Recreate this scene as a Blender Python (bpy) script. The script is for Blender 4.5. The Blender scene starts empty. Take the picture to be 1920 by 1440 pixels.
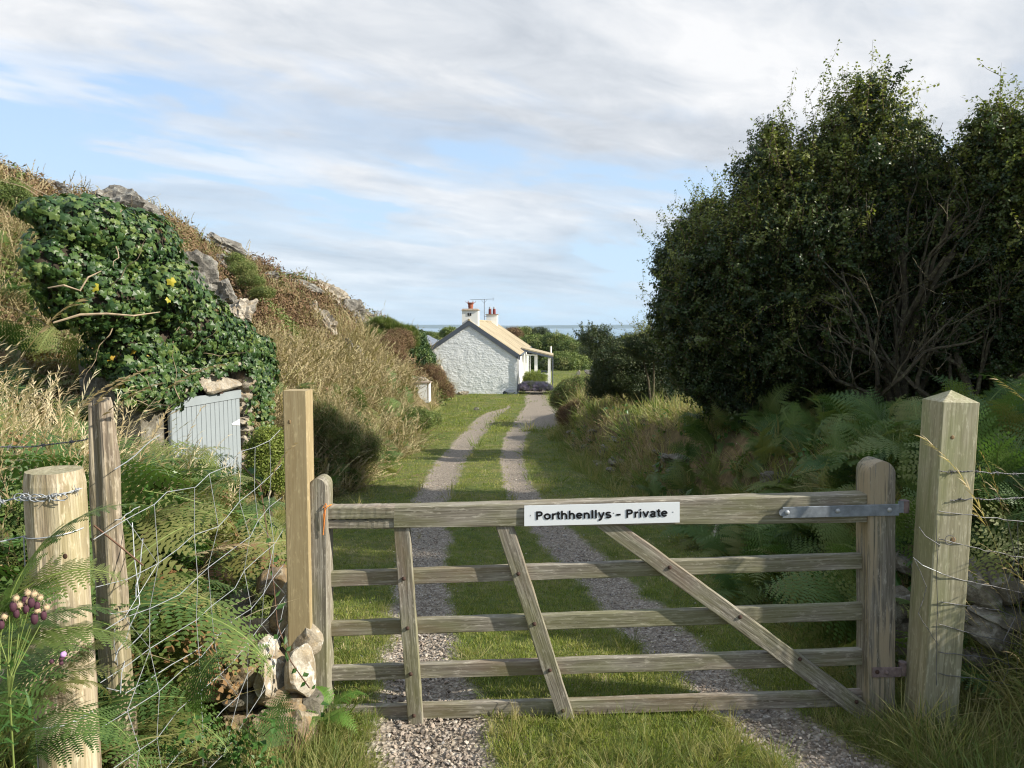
import bpy, bmesh, math, random
import numpy as np
from mathutils import Vector, Matrix, Euler
random.seed(7); RNG = np.random.default_rng(7)
scene = bpy.context.scene
COL = scene.collection
# ---------------------------------------------------------------- camera
FPX = 1350.0                      # focal length in photo pixels (photo 1920 x 1440)
PITCH = math.atan((720 - 612) / FPX)
CAM_Z = 1.6
cam_data = bpy.data.cameras.new('camera'); cam = bpy.data.objects.new('camera', cam_data); COL.objects.link(cam)
cam_data.sensor_width = 36; cam_data.lens = FPX / 1920 * 36
cam_data.clip_start = 0.05; cam_data.clip_end = 40000
cam.location = (0, 0, CAM_Z); cam.rotation_euler = (math.pi / 2 - PITCH, 0, 0)
scene.camera = cam
scene.cycles.filter_width = 1.15
# ---------------------------------------------------------------- sky and sun
SUN_EL, SUN_AZ = math.radians(31), math.radians(15)      # azimuth: from +X towards -Y (behind the camera)
sun_dir = Vector((math.cos(SUN_EL) * math.cos(SUN_AZ), -math.cos(SUN_EL) * math.sin(SUN_AZ), math.sin(SUN_EL)))
world = bpy.data.worlds.new('World'); scene.world = world; world.use_nodes = True
scene.view_settings.view_transform = 'Standard'; scene.view_settings.look = 'None'
scene.view_settings.gamma = 1; scene.view_settings.exposure = 0.68; scene.view_settings.use_curve_mapping = False

class NT:
    """small helper round a node tree"""
    def __init__(s, tree): s.t = tree; s.n = tree.nodes; s.l = tree.links
    def add(s, typ, **kw):
        n = s.n.new(typ)
        for k, v in kw.items():
            if k.startswith('i_'):
                key = k[2:]
                key = int(key) if key.isdigit() else key.replace('_', ' ')
                sock = n.inputs[key]
                if hasattr(v, 'is_output') or isinstance(v, bpy.types.NodeSocket): s.l.new(v, sock)
                else: sock.default_value = v
            else: setattr(n, k, v)
        return n
    def link(s, a, b): s.l.new(a, b)
    def math(s, op, a, b=None, clamp=False):
        n = s.n.new('ShaderNodeMath'); n.operation = op; n.use_clamp = clamp
        for i, v in enumerate((a, b)):
            if v is None: continue
            if isinstance(v, (int, float)): n.inputs[i].default_value = v
            else: s.l.new(v, n.inputs[i])
        return n.outputs[0]
    def mix(s, f, a, b, mode='MIX'):
        n = s.n.new('ShaderNodeMix'); n.data_type = 'RGBA'; n.blend_type = mode
        for i, v in ((0, f), (6, a), (7, b)):
            if isinstance(v, (int, float)): n.inputs[i].default_value = v
            elif isinstance(v, (tuple, list)): n.inputs[i].default_value = (*v[:3], 1)
            else: s.l.new(v, n.inputs[i])
        return n.outputs[2]
    def ramp(s, f, stops, interp='LINEAR'):
        n = s.n.new('ShaderNodeValToRGB'); n.color_ramp.interpolation = interp
        e = n.color_ramp.elements
        while len(e) < len(stops): e.new(0.5)
        for q, (p, c) in zip(e, stops):
            q.position = p; q.color = (*c[:3], 1) if isinstance(c, (tuple, list)) else (c, c, c, 1)
        s.l.new(f, n.inputs[0]); return n.outputs[0]
    def noise(s, vec, scale, detail=4, rough=0.55, dist=0.0):
        n = s.n.new('ShaderNodeTexNoise'); n.inputs['Scale'].default_value = scale
        n.inputs['Detail'].default_value = detail; n.inputs['Roughness'].default_value = rough
        n.inputs['Distortion'].default_value = dist
        if vec is not None: s.l.new(vec, n.inputs['Vector'])
        return n.outputs['Fac']
    def mapping(s, vec, scale=(1, 1, 1), loc=(0, 0, 0), rot=(0, 0, 0)):
        n = s.n.new('ShaderNodeMapping'); s.l.new(vec, n.inputs['Vector'])
        n.inputs['Scale'].default_value = scale; n.inputs['Location'].default_value = loc; n.inputs['Rotation'].default_value = rot
        return n.outputs[0]

def build_world():
    t = NT(world.node_tree); t.n.clear()
    out = t.add('ShaderNodeOutputWorld'); bg = t.add('ShaderNodeBackground'); bg.inputs['Strength'].default_value = 0.1
    t.link(bg.outputs[0], out.inputs[0])
    sky = t.add('ShaderNodeTexSky'); sky.sky_type = 'NISHITA'; sky.sun_disc = False
    sky.sun_elevation = SUN_EL; sky.sun_rotation = math.pi / 2 + SUN_AZ
    sky.air_density = 1.0; sky.dust_density = 0.6; sky.ozone_density = 1.4
    tc = t.add('ShaderNodeTexCoord'); sep = t.add('ShaderNodeSeparateXYZ'); t.link(tc.outputs['Generated'], sep.inputs[0])
    zz = t.math('MAXIMUM', sep.outputs[2], 0.0); zc = t.math('ADD', zz, 0.16)
    u = t.math('DIVIDE', sep.outputs[0], zc); v = t.math('DIVIDE', sep.outputs[1], zc)
    comb = t.add('ShaderNodeCombineXYZ'); t.link(u, comb.inputs[0]); t.link(v, comb.inputs[1])
    P = comb.outputs[0]
    Q = t.mapping(P, rot=(0, 0, math.radians(-34)))        # turn first, then stretch: the streaks run towards the right of the horizon
    n1 = t.noise(t.mapping(Q, scale=(0.55, 1.0, 1), loc=(3.2, 1.3, 0)), 0.85, 7, 0.52, 0.5)
    n2 = t.noise(t.mapping(Q, scale=(0.8, 1.5, 1), loc=(1.1, 7.3, 2)), 1.9, 6, 0.55, 0.4)
    cov = t.math('ADD', t.math('MULTIPLY', n1, 0.70), t.math('MULTIPLY', n2, 0.30))
    cov = t.ramp(cov, [(0.42, 0.0), (0.475, 0.62), (0.545, 1.0)], 'EASE')
    s1 = t.noise(t.mapping(Q, scale=(0.65, 1.15, 1), loc=(9, 4, 1)), 0.95, 6, 0.52, 0.5)
    s2 = t.noise(t.mapping(Q, scale=(0.9, 1.5, 1), loc=(2, 5, 4)), 3.4, 7, 0.62, 0.5)
    shade = t.math('ADD', t.math('MULTIPLY', s1, 0.72), t.math('MULTIPLY', s2, 0.28))
    ccol = t.ramp(shade, [(0.37, (3.35, 3.65, 4.1)), (0.5, (4.6, 4.85, 5.2)), (0.61, (6.1, 6.15, 6.25))])
    # low clouds thin out to a pale blue band above the sea
    low = t.ramp(zz, [(0.0, 0.35), (0.06, 0.60), (0.22, 1.0)])
    hb = t.ramp(zz, [(0.0, 1.0), (0.10, 0.75), (0.35, 0.0)])
    blue = t.mix(0.72, sky.outputs[0], (3.3, 4.7, 6.9))
    blue = t.mix(hb, blue, (4.1, 5.35, 6.4))
    col = t.mix(t.math('MULTIPLY', cov, low), blue, ccol)
    t.link(col, bg.inputs['Color'])
build_world()
sd = bpy.data.lights.new('sun', 'SUN'); sd.energy = 4.8; sd.angle = math.radians(0.6); sd.color = (1.0, 0.93, 0.80)
sun = bpy.data.objects.new('sun', sd); COL.objects.link(sun)
sun.rotation_euler = sun_dir.to_track_quat('Z', 'Y').to_euler(); sun.location = (20, -10, 20)

# ---------------------------------------------------------------- projection helpers (photo pixel -> place)
CP, SP = math.cos(PITCH), math.sin(PITCH)
def ray(px, py):
    a, b = (px - 960) / FPX, (720 - py) / FPX
    return Vector((a, CP + b * SP, -SP + b * CP))
def at(px, py, Y):
    d = ray(px, py); return Vector((0, 0, CAM_Z)) + d * (Y / d.y)

# ---------------------------------------------------------------- numpy noise
def _h(ix, iy, s):
    n = (ix * 374761393 + iy * 668265263 + s * 144269) & 0x7fffffff
    n = ((n ^ (n >> 13)) * 1274126177) & 0x7fffffff
    return ((n ^ (n >> 16)) & 0xffff) / 65535.0
def vnoise(x, y, s=0):
    x = np.asarray(x, float); y = np.asarray(y, float)
    ix, iy = np.floor(x).astype(np.int64), np.floor(y).astype(np.int64)
    fx, fy = x - ix, y - iy; fx = fx * fx * (3 - 2 * fx); fy = fy * fy * (3 - 2 * fy)
    return (_h(ix, iy, s) * (1 - fx) + _h(ix + 1, iy, s) * fx) * (1 - fy) + (_h(ix, iy + 1, s) * (1 - fx) + _h(ix + 1, iy + 1, s) * fx) * fy
def fbm(x, y, s=0, o=4):
    t, a, r = 0, 1, 0
    for i in range(o):
        r = r + a * vnoise(x * 2 ** i, y * 2 ** i, s + i * 17); t += a; a *= 0.5
    return r / t
def sstep(a, b, x):
    t = np.clip((np.asarray(x, float) - a) / (b - a), 0, 1); return t * t * (3 - 2 * t)

# ---------------------------------------------------------------- terrain
def smooth_tab(pts, lo=-30, hi=700, step=0.1, win=1.2):
    xs = np.arange(lo, hi, step); ys = np.interp(xs, [p[0] for p in pts], [p[1] for p in pts])
    k = int(win / step) | 1; ker = np.hanning(k + 2)[1:-1]; ker /= ker.sum()
    pad = np.pad(ys, k // 2, mode='edge'); ys = np.convolve(pad, ker, mode='valid')
    return lambda v: np.interp(v, xs, ys)
BASE = smooth_tab([(-30, .3), (-5, .12), (1.5, .02), (3, 0), (4, -.13), (6, -.38), (11, -.95), (18, -1.62), (25, -2.0), (33, -2.18), (60, -2.3), (75, -2.7), (100, -5), (150, -17), (220, -26), (700, -40)])
FOOT = smooth_tab([(-30, -.85), (1.6, -.85), (2.2, -1.12), (3.1, -1.22), (3.6, -1.35), (5, -1.9), (7, -2.75), (9, -3.2), (11, -2.75), (16, -2.95), (25, -3.15), (34, -3.3), (44, -3.6)], win=.6)
CREST_X = smooth_tab([(-30, -9), (8, -9.5), (14, -10), (18, -10.1), (25, -10.4), (32, -8.6), (36, -7.0), (40, -5.2), (44, -4.6)])
CREST_Z = smooth_tab([(-30, 4.3), (8, 3.9), (14, 4.15), (18, 4.35), (25, 4.2), (32, 2.85), (36, 1.75), (40, .45), (43, -.9), (46, -2.2)])
WALLX = smooth_tab([(-30, 1.85), (3, 1.82), (4.2, 1.86), (5.8, 2.05), (8, 2.15), (11, 1.85), (18, 1.5), (25, 1.6), (31, 2.1), (36, 3.4)], win=.8)
def H(x, y):
    x = np.asarray(x, float); y = np.asarray(y, float)
    b = BASE(y) + 0.05 * (fbm(x * .5 + 3, y * .5, 5, 3) - .5)
    # left hillside
    xf, xr, zr = FOOT(y), CREST_X(y), CREST_Z(y)
    d = np.maximum(xf - x, 0); t = d / (xf - xr)
    near = 1 - sstep(4, 11, y)
    prof = np.where(t < 1, t ** (1.0 + .55 * near) * (1 + .06 * (1 - near) * np.sin(np.pi * np.clip(t, 0, 1))), 1 + .04 * (t - 1))
    hill = np.maximum(zr - BASE(y), 0) * prof * (1 - sstep(44, 48, y))
    lip = (.10 + .36 * (1 - sstep(3.2, 5.5, y))) * sstep(0, .45, d) * (1 - sstep(40, 44, y))
    bump = (fbm(x * .45, y * .45, 11, 4) - .5) * 1.5 * sstep(.4, 3, d) * (1 - sstep(41, 46, y)) * (1 - .8 * near) * (1 - .55 * sstep(.75, 1, t))
    rough = (fbm(x * 1.9, y * 1.9, 21, 3) - .5) * .35 * sstep(.2, 1, d) * (1 - sstep(41, 46, y)) * (1 - .6 * near)
    # right bank with its dry stone wall
    e = np.maximum(x - WALLX(y), 0); fade = 1 - sstep(27, 35, y)
    bank = (np.minimum(.82 + .22 * sstep(4, 12, y), 1.1) * sstep(.05, .75, e) + .05 * e + .12 * (fbm(x * .8, y * .8, 31, 3) - .5) * sstep(.1, .8, e)) * fade
    ruts = 0
    far = sstep(46, 60, y) * (.6 * (fbm(x * .06, y * .06, 41, 3) - .5))
    return b + hill + lip + bump + rough + bank + far + ruts
def hz(x, y): return float(H(np.array([x]), np.array([y]))[0])
def ground_hit(px, py, f=lambda x, y: float(BASE(y)), lo=1.0, hi=90):
    d = ray(px, py); a, b = lo, None
    ts = np.concatenate([np.arange(lo, 12, .02), np.arange(12, hi, .1)])
    P = np.array(d)[None, :] * (ts[:, None] / d.y); P[:, 2] += CAM_Z
    g = H(P[:, 0], P[:, 1]); k = np.argmax(P[:, 2] < g)
    return Vector(P[k])
LT = [(1500, 820, 250), (1440, 815, 240), (1380, 805, 225), (1300, 792, 200), (1200, 790, 128), (1100, 790, 100), (1000, 795, 92), (945, 803, 68), (900, 828, 60), (860, 848, 52), (820, 880, 42), (790, 907, 38), (775, 925, 30), (762, 955, 4)]
RT = [(1500, 1660, 240), (1440, 1580, 210), (1400, 1500, 190), (1300, 1372, 125), (1200, 1250, 122), (1100, 1140, 100), (1000, 1040, 80), (940, 985, 65), (900, 968, 50), (860, 958, 42), (820, 965, 38), (790, 985, 40), (765, 1012, 60)]
def track_tab(T):
    ys, xs, ws = [], [], []
    for py, px, w in T:
        d = ray(px, py)
        tt = np.concatenate([np.arange(1.0, 12, .01), np.arange(12, 60, .05)])
        z = CAM_Z + d.z / d.y * tt; k = np.argmax(z < BASE(tt)); Y = tt[k]
        ys.append(Y); xs.append(d.x / d.y * Y); ws.append(w / FPX * Y / 2)
    o = np.argsort(ys); return np.array(ys)[o], np.array(xs)[o], np.array(ws)[o]
TRK = [track_tab(LT), track_tab(RT)]
def gravel(x, y):
    m = np.zeros_like(np.asarray(x, float)) - 1
    for ys, xs, ws in TRK:
        c = np.interp(y, ys, xs); w = np.interp(y, ys, ws)
        v = (w - np.abs(x - c)) / (.04 + .25 * w); v = np.where(y > ys[-1] + 1, -1, v); m = np.maximum(m, v)
    a = 1 - np.sqrt(((x - 1.25) / .95) ** 2 + ((y - 29.5) / 4.5) ** 2); m = np.maximum(m, a * 4)
    p = np.where((y > 33) & (y < 47), (.55 - np.abs(x - (1.2 + .02 * (y - 33)))) * 4, -1); m = np.maximum(m, p)
    return m + (fbm(x * 5, y * 5, 51, 3) - .5) * 1.5
def axis_steps(lo, mid0, mid1, hi, s, g):
    v = list(np.arange(mid0, mid1, s)); q = mid1; st = s; up = []
    while q < hi: up.append(q); st += g * st; q += st
    dn = []; q = mid0 - s; st = s
    while q > lo: dn.append(q); st += g * st; q -= st
    return np.array(dn[::-1] + v + up + [hi])
# ---------------------------------------------------------------- materials
def new_mat(name):
    m = bpy.data.materials.new(name); m.use_nodes = True; t = NT(m.node_tree)
    p = t.n['Principled BSDF']; p.inputs['Specular IOR Level'].default_value = 0.25
    return m, t, p
def objc(t): return t.add('ShaderNodeTexCoord').outputs['Object']
def rnd(t): return t.add('ShaderNodeObjectInfo').outputs['Random']
def bump(t, p, h, strength=.4, dist=.01):
    b = t.add('ShaderNodeBump'); b.inputs['Strength'].default_value = strength; b.inputs['Distance'].default_value = dist
    t.link(h, b.inputs['Height']); t.link(b.outputs[0], p.inputs['Normal'])
def leaf_mat(name, cols, trans=.3, rough=.5, spec=.3, pscale=0.8):
    """leaf colour varies per instance and by place; a little light passes through"""
    m, t, p = new_mat(name)
    r = rnd(t); geo = t.add('ShaderNodeNewGeometry')
    n = t.noise(geo.outputs['Position'], pscale, 3)
    f = t.math('ADD', t.math('MULTIPLY', r, .6), t.math('MULTIPLY', n, .45))
    st = [(i / (len(cols) - 1) * .8 + .1, c) for i, c in enumerate(cols)]
    c = t.ramp(f, st)
    p.inputs['Roughness'].default_value = rough; p.inputs['Specular IOR Level'].default_value = spec
    t.link(c, p.inputs['Base Color'])
    tr = t.add('ShaderNodeBsdfTranslucent'); t.link(t.mix(1, c, (1.15, 1.25, .6), 'MULTIPLY'), tr.inputs[0])
    mx = t.add('ShaderNodeMixShader'); mx.inputs[0].default_value = trans
    t.link(p.outputs[0], mx.inputs[1]); t.link(tr.outputs[0], mx.inputs[2])
    t.link(mx.outputs[0], t.n['Material Output'].inputs[0]); return m
def wood_mat(name, c_dark, c_mid, c_light, algae=(0.16, .17, .055), alg=.35, red=0.0, scale=1.0, patch=None, crack=.5):
    """weathered timber: the grain runs along the board's own X"""
    m, t, p = new_mat(name); o = objc(t); r = rnd(t)
    off = t.add('ShaderNodeVectorMath', operation='ADD'); t.link(o, off.inputs[0])
    cx = t.add('ShaderNodeCombineXYZ'); t.link(t.math('MULTIPLY', r, 37), cx.inputs[0]); t.link(t.math('MULTIPLY', r, 11), cx.inputs[1]); t.link(cx.outputs[0], off.inputs[1])
    v = off.outputs[0]
    g1 = t.noise(t.mapping(v, scale=(2.2 * scale, 60 * scale, 60 * scale)), 1.6, 5, .62, .6)
    g2 = t.noise(t.mapping(v, scale=(9, 220, 220)), 1.0, 3, .6)
    fl = t.noise(t.mapping(v, scale=(22, 90, 90)), 1.0, 3, .7)
    big = t.noise(t.mapping(v, scale=(2.0, 6, 6)), 1.2, 4, .6)
    c = t.ramp(g1, [(.30, c_dark), (.48, c_mid), (.68, c_light)])
    c = t.mix(t.ramp(g2, [(.35, .55), (.6, 0)]), c, c_dark)
    c = t.mix(t.ramp(fl, [(.55, 0), (.72, .7)]), c, tuple(min(1, x * 1.35) for x in c_light))
    if alg: c = t.mix(t.math('MULTIPLY', t.ramp(big, [(.42, 0), (.62, 1)]), alg), c, algae)
    if red:
        b2 = t.noise(t.mapping(v, scale=(1.3, 5, 5), loc=(5, 3, 1)), 1.2, 4, .6)
        c = t.mix(t.math('MULTIPLY', t.ramp(b2, [(.5, 0), (.65, 1)]), red), c, (.20, .11, .075))
    if patch:
        b3 = t.noise(t.mapping(v, scale=(1.6, 9, 9), loc=(2, 8, 4)), 1.1, 3, .5)
        c = t.mix(t.ramp(t.math('MULTIPLY', b3, t.math('ADD', g1, .5)), [(.50, 0), (.60, .85)]), c, patch)
    t.link(c, p.inputs['Base Color']); p.inputs['Roughness'].default_value = .85
    hgt = t.math('ADD', t.math('MULTIPLY', g1, .7), t.math('MULTIPLY', g2, .5))
    bump(t, p, hgt, crack, .004); return m
M = {}
M['gate_wood'] = wood_mat('weathered_gate_wood', (.115, .10, .078), (.25, .225, .18), (.42, .39, .33), alg=.45, red=.3)
M['stile_wood'] = wood_mat('weathered_stile_wood', (.10, .088, .07), (.22, .20, .165), (.36, .335, .285), alg=.25, red=.15, patch=(.37, .30, .20))
M['post_new'] = wood_mat('treated_post_wood', (.27, .20, .105), (.36, .285, .16), (.42, .34, .20), alg=0, scale=.55, crack=.12)
M['post_green'] = wood_mat('algae_post_wood', (.22, .20, .125), (.35, .325, .215), (.47, .44, .32), algae=(.22, .26, .10), alg=.45, scale=.6, crack=.2)
M['log'] = wood_mat('bleached_log', (.17, .12, .08), (.40, .33, .24), (.60, .53, .42), algae=(.38, .35, .14), alg=.35, scale=.5, crack=.9)
M['old_post'] = wood_mat('old_split_post', (.07, .055, .04), (.26, .21, .155), (.44, .38, .30), algae=(.28, .26, .1), alg=.3, scale=.5, crack=1.0)
M['log_end'] = wood_mat('log_end_grain', (.20, .17, .11), (.34, .30, .20), (.46, .42, .30), alg=.4, crack=.6)

def simple(name, col, rough=.8, var=.25, scale=6, metal=0, bmp=0, spec=.25, detail=5):
    m, t, p = new_mat(name); n = t.noise(objc(t), scale, detail, .6)
    lo = tuple(c * (1 - var) for c in col); hi = tuple(min(1, c * (1 + var)) for c in col)
    t.link(t.ramp(n, [(.3, lo), (.7, hi)]), p.inputs['Base Color'])
    p.inputs['Roughness'].default_value = rough; p.inputs['Metallic'].default_value = metal; p.inputs['Specular IOR Level'].default_value = spec
    if bmp: bump(t, p, n, bmp, .01)
    return m
def rock_mat(name, cols, lichen=(.55, .54, .48), lic=.5, ochre=.0, scale=4.0, bmp=.8):
    m, t, p = new_mat(name); o = objc(t); r = rnd(t)
    mp = t.add('ShaderNodeVectorMath', operation='ADD'); t.link(o, mp.inputs[0])
    cx = t.add('ShaderNodeCombineXYZ'); t.link(t.math('MULTIPLY', r, 50), cx.inputs[0]); t.link(cx.outputs[0], mp.inputs[1]); v = mp.outputs[0]
    n = t.noise(v, scale, 8, .65, .3); n2 = t.noise(v, scale * 7, 6, .7)
    c = t.ramp(n, [(.3, cols[0]), (.5, cols[1]), (.7, cols[2])])
    c = t.mix(t.ramp(n2, [(.4, .5), (.6, 0)]), c, cols[0])
    l = t.noise(t.mapping(v, loc=(3, 9, 1)), scale * 1.7, 7, .7)
    c = t.mix(t.math('MULTIPLY', t.ramp(l, [(.52, 0), (.60, 1)]), lic), c, lichen)
    if ochre:
        l2 = t.noise(t.mapping(v, loc=(13, 2, 6)), scale * 2.2, 6, .7)
        c = t.mix(t.math('MULTIPLY', t.ramp(l2, [(.50, 0), (.62, 1)]), ochre), c, (.42, .27, .09))
    t.link(c, p.inputs['Base Color']); p.inputs['Roughness'].default_value = .9
    bump(t, p, t.math('ADD', n, t.math('MULTIPLY', n2, .6)), bmp, .03 / max(scale, 1) * 4); return m
M['rock'] = rock_mat('hill_rock', [(.075, .068, .058), (.20, .185, .16), (.34, .32, .285)], lic=.4, scale=3.2, bmp=1.0)
M['stone_warm'] = rock_mat('warm_granite', [(.13, .095, .06), (.27, .205, .13), (.40, .32, .22)], lichen=(.45, .42, .33), lic=.45, ochre=.45, scale=7)
M['stone_white'] = rock_mat('lichened_stone', [(.22, .18, .13), (.40, .35, .27), (.58, .55, .48)], lichen=(.72, .71, .66), lic=.85, ochre=.25, scale=9)
M['stone_grey'] = rock_mat('grey_wall_stone', [(.08, .07, .055), (.18, .165, .13), (.31, .285, .23)], lichen=(.40, .39, .34), lic=.5, scale=7)
M['shed_stone'] = rock_mat('pale_lintel_stone', [(.16, .135, .105), (.36, .32, .26), (.50, .46, .39)], lichen=(.62, .58, .5), lic=.4, ochre=.3, scale=7)

def ground_mat(name):
    m, t, p = new_mat(name); geo = t.add('ShaderNodeNewGeometry'); P = geo.outputs['Position']
    def attr(n): a = t.add('ShaderNodeAttribute'); a.attribute_name = n; return a.outputs['Fac']
    g, h = attr('gravel'), attr('hill')
    n = t.noise(P, 1.3, 6, .6); n2 = t.noise(P, 9, 6, .65)
    n3 = t.noise(P, 38, 5, .7)
    lawn = t.ramp(n2, [(.3, (.055, .075, .02)), (.5, (.10, .13, .035)), (.7, (.17, .16, .06))])
    lawn = t.mix(t.ramp(n, [(.45, 0), (.7, .6)]), lawn, (.23, .19, .09))
    hill = t.ramp(n2, [(.3, (.07, .05, .03)), (.5, (.20, .15, .08)), (.72, (.30, .23, .12))])
    hill = t.mix(t.ramp(n, [(.42, .75), (.56, 0)]), hill, (.10, .09, .045))
    c = t.mix(h, lawn, hill)
    vor = t.add('ShaderNodeTexVoronoi', feature='F1'); vor.inputs['Scale'].default_value = 55; t.link(P, vor.inputs['Vector'])
    vor2 = t.add('ShaderNodeTexVoronoi', feature='F1'); vor2.inputs['Scale'].default_value = 22; t.link(P, vor2.inputs['Vector'])
    sp = t.add('ShaderNodeSeparateColor'); t.link(vor.outputs['Color'], sp.inputs[0])
    gc = t.ramp(sp.outputs[0], [(0, (.19, .16, .13)), (.4, (.34, .29, .24)), (.75, (.46, .40, .33)), (1, (.60, .54, .46))])
    gc = t.mix(t.ramp(vor.outputs['Distance'], [(.0, 0), (.8, .6)]), gc, (.13, .105, .08))
    gc = t.mix(t.ramp(n2, [(.5, 0), (.75, .35)]), gc, (.20, .17, .09))
    gf = t.ramp(t.math('ADD', g, t.math('MULTIPLY', t.math('SUBTRACT', n3, .5), .5)), [(.30, 0), (.62, 1)])
    c = t.mix(gf, c, gc)
    t.link(c, p.inputs['Base Color']); p.inputs['Roughness'].default_value = .95; p.inputs['Specular IOR Level'].default_value = .1
    hh = t.mix(gf, n3, vor.outputs['Distance'])
    bump(t, p, hh, .6, .03); return m
M['ground'] = ground_mat('ground_soil_and_gravel')
M['pebble'] = None
def pebble_mat():
    m, t, p = new_mat('gravel_pebble'); r = rnd(t)
    c = t.ramp(r, [(0, (.19, .155, .13)), (.25, (.33, .275, .225)), (.5, (.45, .365, .29)), (.7, (.30, .285, .27)), (.88, (.55, .47, .385)), (1, (.66, .60, .52))])
    c = t.mix(t.ramp(t.noise(objc(t), 3, 4), [(.3, .4), (.6, 0)]), c, (.12, .10, .085))
    t.link(c, p.inputs['Base Color']); p.inputs['Roughness'].default_value = .85; return m
M['pebble'] = pebble_mat()
# leaves
M['grass'] = leaf_mat('lawn_grass', [(.10, .15, .024), (.18, .235, .042), (.26, .28, .065), (.40, .36, .15)], .35, .6)
M['grass_long'] = leaf_mat('long_grass', [(.08, .13, .03), (.17, .22, .06), (.30, .29, .11), (.42, .34, .17)], .35, .6)
M['straw'] = leaf_mat('dry_grass', [(.24, .18, .09), (.40, .31, .17), (.54, .44, .27), (.68, .59, .41)], .3, .6)
M['straw_mid'] = leaf_mat('tan_hill_grass', [(.17, .14, .07), (.31, .25, .14), (.43, .35, .21), (.36, .33, .17)], .3, .7)
M['bracken'] = leaf_mat('bracken_green', [(.04, .09, .024), (.075, .14, .036), (.12, .185, .05), (.24, .22, .075)], .35, .5)
M['bracken_pale'] = leaf_mat('bracken_fresh', [(.09, .20, .03), (.13, .26, .045), (.17, .29, .06)], .35, .5)
M['bracken_dry'] = leaf_mat('bracken_brown', [(.13, .07, .03), (.22, .12, .05), (.30, .18, .08)], .3, .6)
M['ivy'] = leaf_mat('ivy_leaf', [(.014, .036, .011), (.028, .068, .018), (.065, .12, .03), (.17, .22, .055)], .15, .42, .4, 2.5)
M['ivy_yellow'] = leaf_mat('ivy_leaf_yellow', [(.36, .36, .04), (.50, .42, .05), (.42, .26, .04)], .2, .4)
M['bramble'] = leaf_mat('bramble_leaf', [(.035, .09, .02), (.06, .14, .03), (.11, .20, .045)], .3, .4, .4)
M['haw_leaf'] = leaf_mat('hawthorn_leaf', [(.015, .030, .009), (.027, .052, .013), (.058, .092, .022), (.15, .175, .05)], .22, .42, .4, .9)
M['haw_tip'] = leaf_mat('hawthorn_tip_lit_leaf', [(.09, .12, .025), (.17, .205, .045), (.29, .30, .08)], .35, .45, .4)  # yellow-green tip leaf, also the sunlit tone painted into upper crown sprigs
M['scrub'] = leaf_mat('scrub_leaf', [(.06, .095, .026), (.11, .16, .04), (.17, .215, .056), (.23, .22, .085)], .2, .5, .3, .5)
M['scrub_dark'] = leaf_mat('evergreen_scrub_leaf', [(.022, .036, .013), (.045, .068, .022), (.085, .105, .035)], .15, .5, .3, .5)
M['heather'] = leaf_mat('brown_heather', [(.09, .055, .035), (.17, .105, .065), (.25, .17, .10), (.14, .13, .05)], .15, .8, .1, .7)
M['bright_shrub'] = leaf_mat('bright_shrub_leaf', [(.12, .17, .03), (.2, .25, .05), (.27, .30, .07)], .3, .5)
M['lavender'] = leaf_mat('lavender_flower', [(.34, .31, .36), (.40, .33, .52), (.24, .27, .14)], .2, .8)
M['bark'] = rock_mat('hawthorn_bark', [(.045, .038, .027), (.09, .075, .05), (.15, .13, .085)], lichen=(.22, .22, .12), lic=.5, scale=12)
M['twig'] = simple('twig', (.16, .11, .07), .8, .3, 20)
M['vine'] = simple('ivy_stem', (.36, .28, .19), .8, .25, 20)
M['cane'] = simple('bramble_cane', (.13, .075, .05), .6, .3, 15)
M['stalk'] = simple('green_stalk', (.17, .22, .06), .6, .2, 15)
M['wire'] = simple('galvanised_wire', (.36, .38, .40), .55, .2, 30, metal=.25, spec=.4)
M['wire_dark'] = simple('dull_wire', (.16, .16, .17), .6, .3, 30, metal=.4)
M['galv'] = simple('galvanised_strap', (.23, .255, .285), .55, .30, 25, metal=.35, bmp=.1, spec=.4)
M['bolt_galv'] = simple('galvanised_bolt', (.40, .42, .44), .5, .15, 40, metal=.4, spec=.5)
M['rust'] = simple('rusty_iron', (.07, .042, .032), .85, .45, 60, bmp=.3)
M['rust_grey'] = simple('rusty_galvanised_iron', (.20, .15, .14), .8, .4, 40, bmp=.2)
M['twine'] = simple('orange_twine', (.75, .25, .05), .8, .2, 60)
M['sign_white'] = simple('sign_plastic', (.80, .83, .86), .35, .01, 3, spec=.4)
M['sign_black'] = simple('sign_lettering', (.012, .012, .014), .4, 0, 3)
M['nail'] = simple('grey_nail', (.22, .22, .23), .5, .1, 40, metal=.4)
M['door_paint'] = simple('pale_blue_door_paint', (.275, .31, .33), .6, .07, 4, bmp=.05)
M['white_paint'] = simple('white_paint', (.80, .80, .77), .55, .05, 3)
M['box_paint'] = simple('white_box_paint', (.74, .76, .76), .5, .05, 5)
M['barge'] = simple('slate_grey_paint', (.085, .10, .125), .6, .15, 4)
M['terracotta'] = simple('terracotta', (.30, .10, .06), .8, .2, 20)
M['red_pot'] = simple('dark_red_pot', (.20, .04, .035), .6, .2, 10)
M['clear_cowl'] = simple('pale_metal_cowl', (.6, .62, .64), .3, .1, 10, metal=.6)
M['dark_gap'] = simple('dark_opening', (.03, .03, .03), .9, 0, 3)
M['slate_roof'] = simple('blue_grey_slate', (.15, .17, .205), .45, .3, 5, bmp=.1, spec=.5)
M['black'] = simple('black_metal', (.015, .015, .017), .6, .1, 10)
M['cap_stone'] = simple('chimney_cap_slate', (.30, .24, .19), .85, .3, 12)
M['path'] = simple('slate_path', (.27, .26, .27), .8, .2, 3)
M['sedge'] = M['grass_long']
M['thistle'] = simple('thistle_bract', (.075, .03, .045), .7, .4, 60)
M['thistle_fluff'] = simple('thistle_fluff', (.46, .35, .22), .95, .2, 90)
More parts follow.
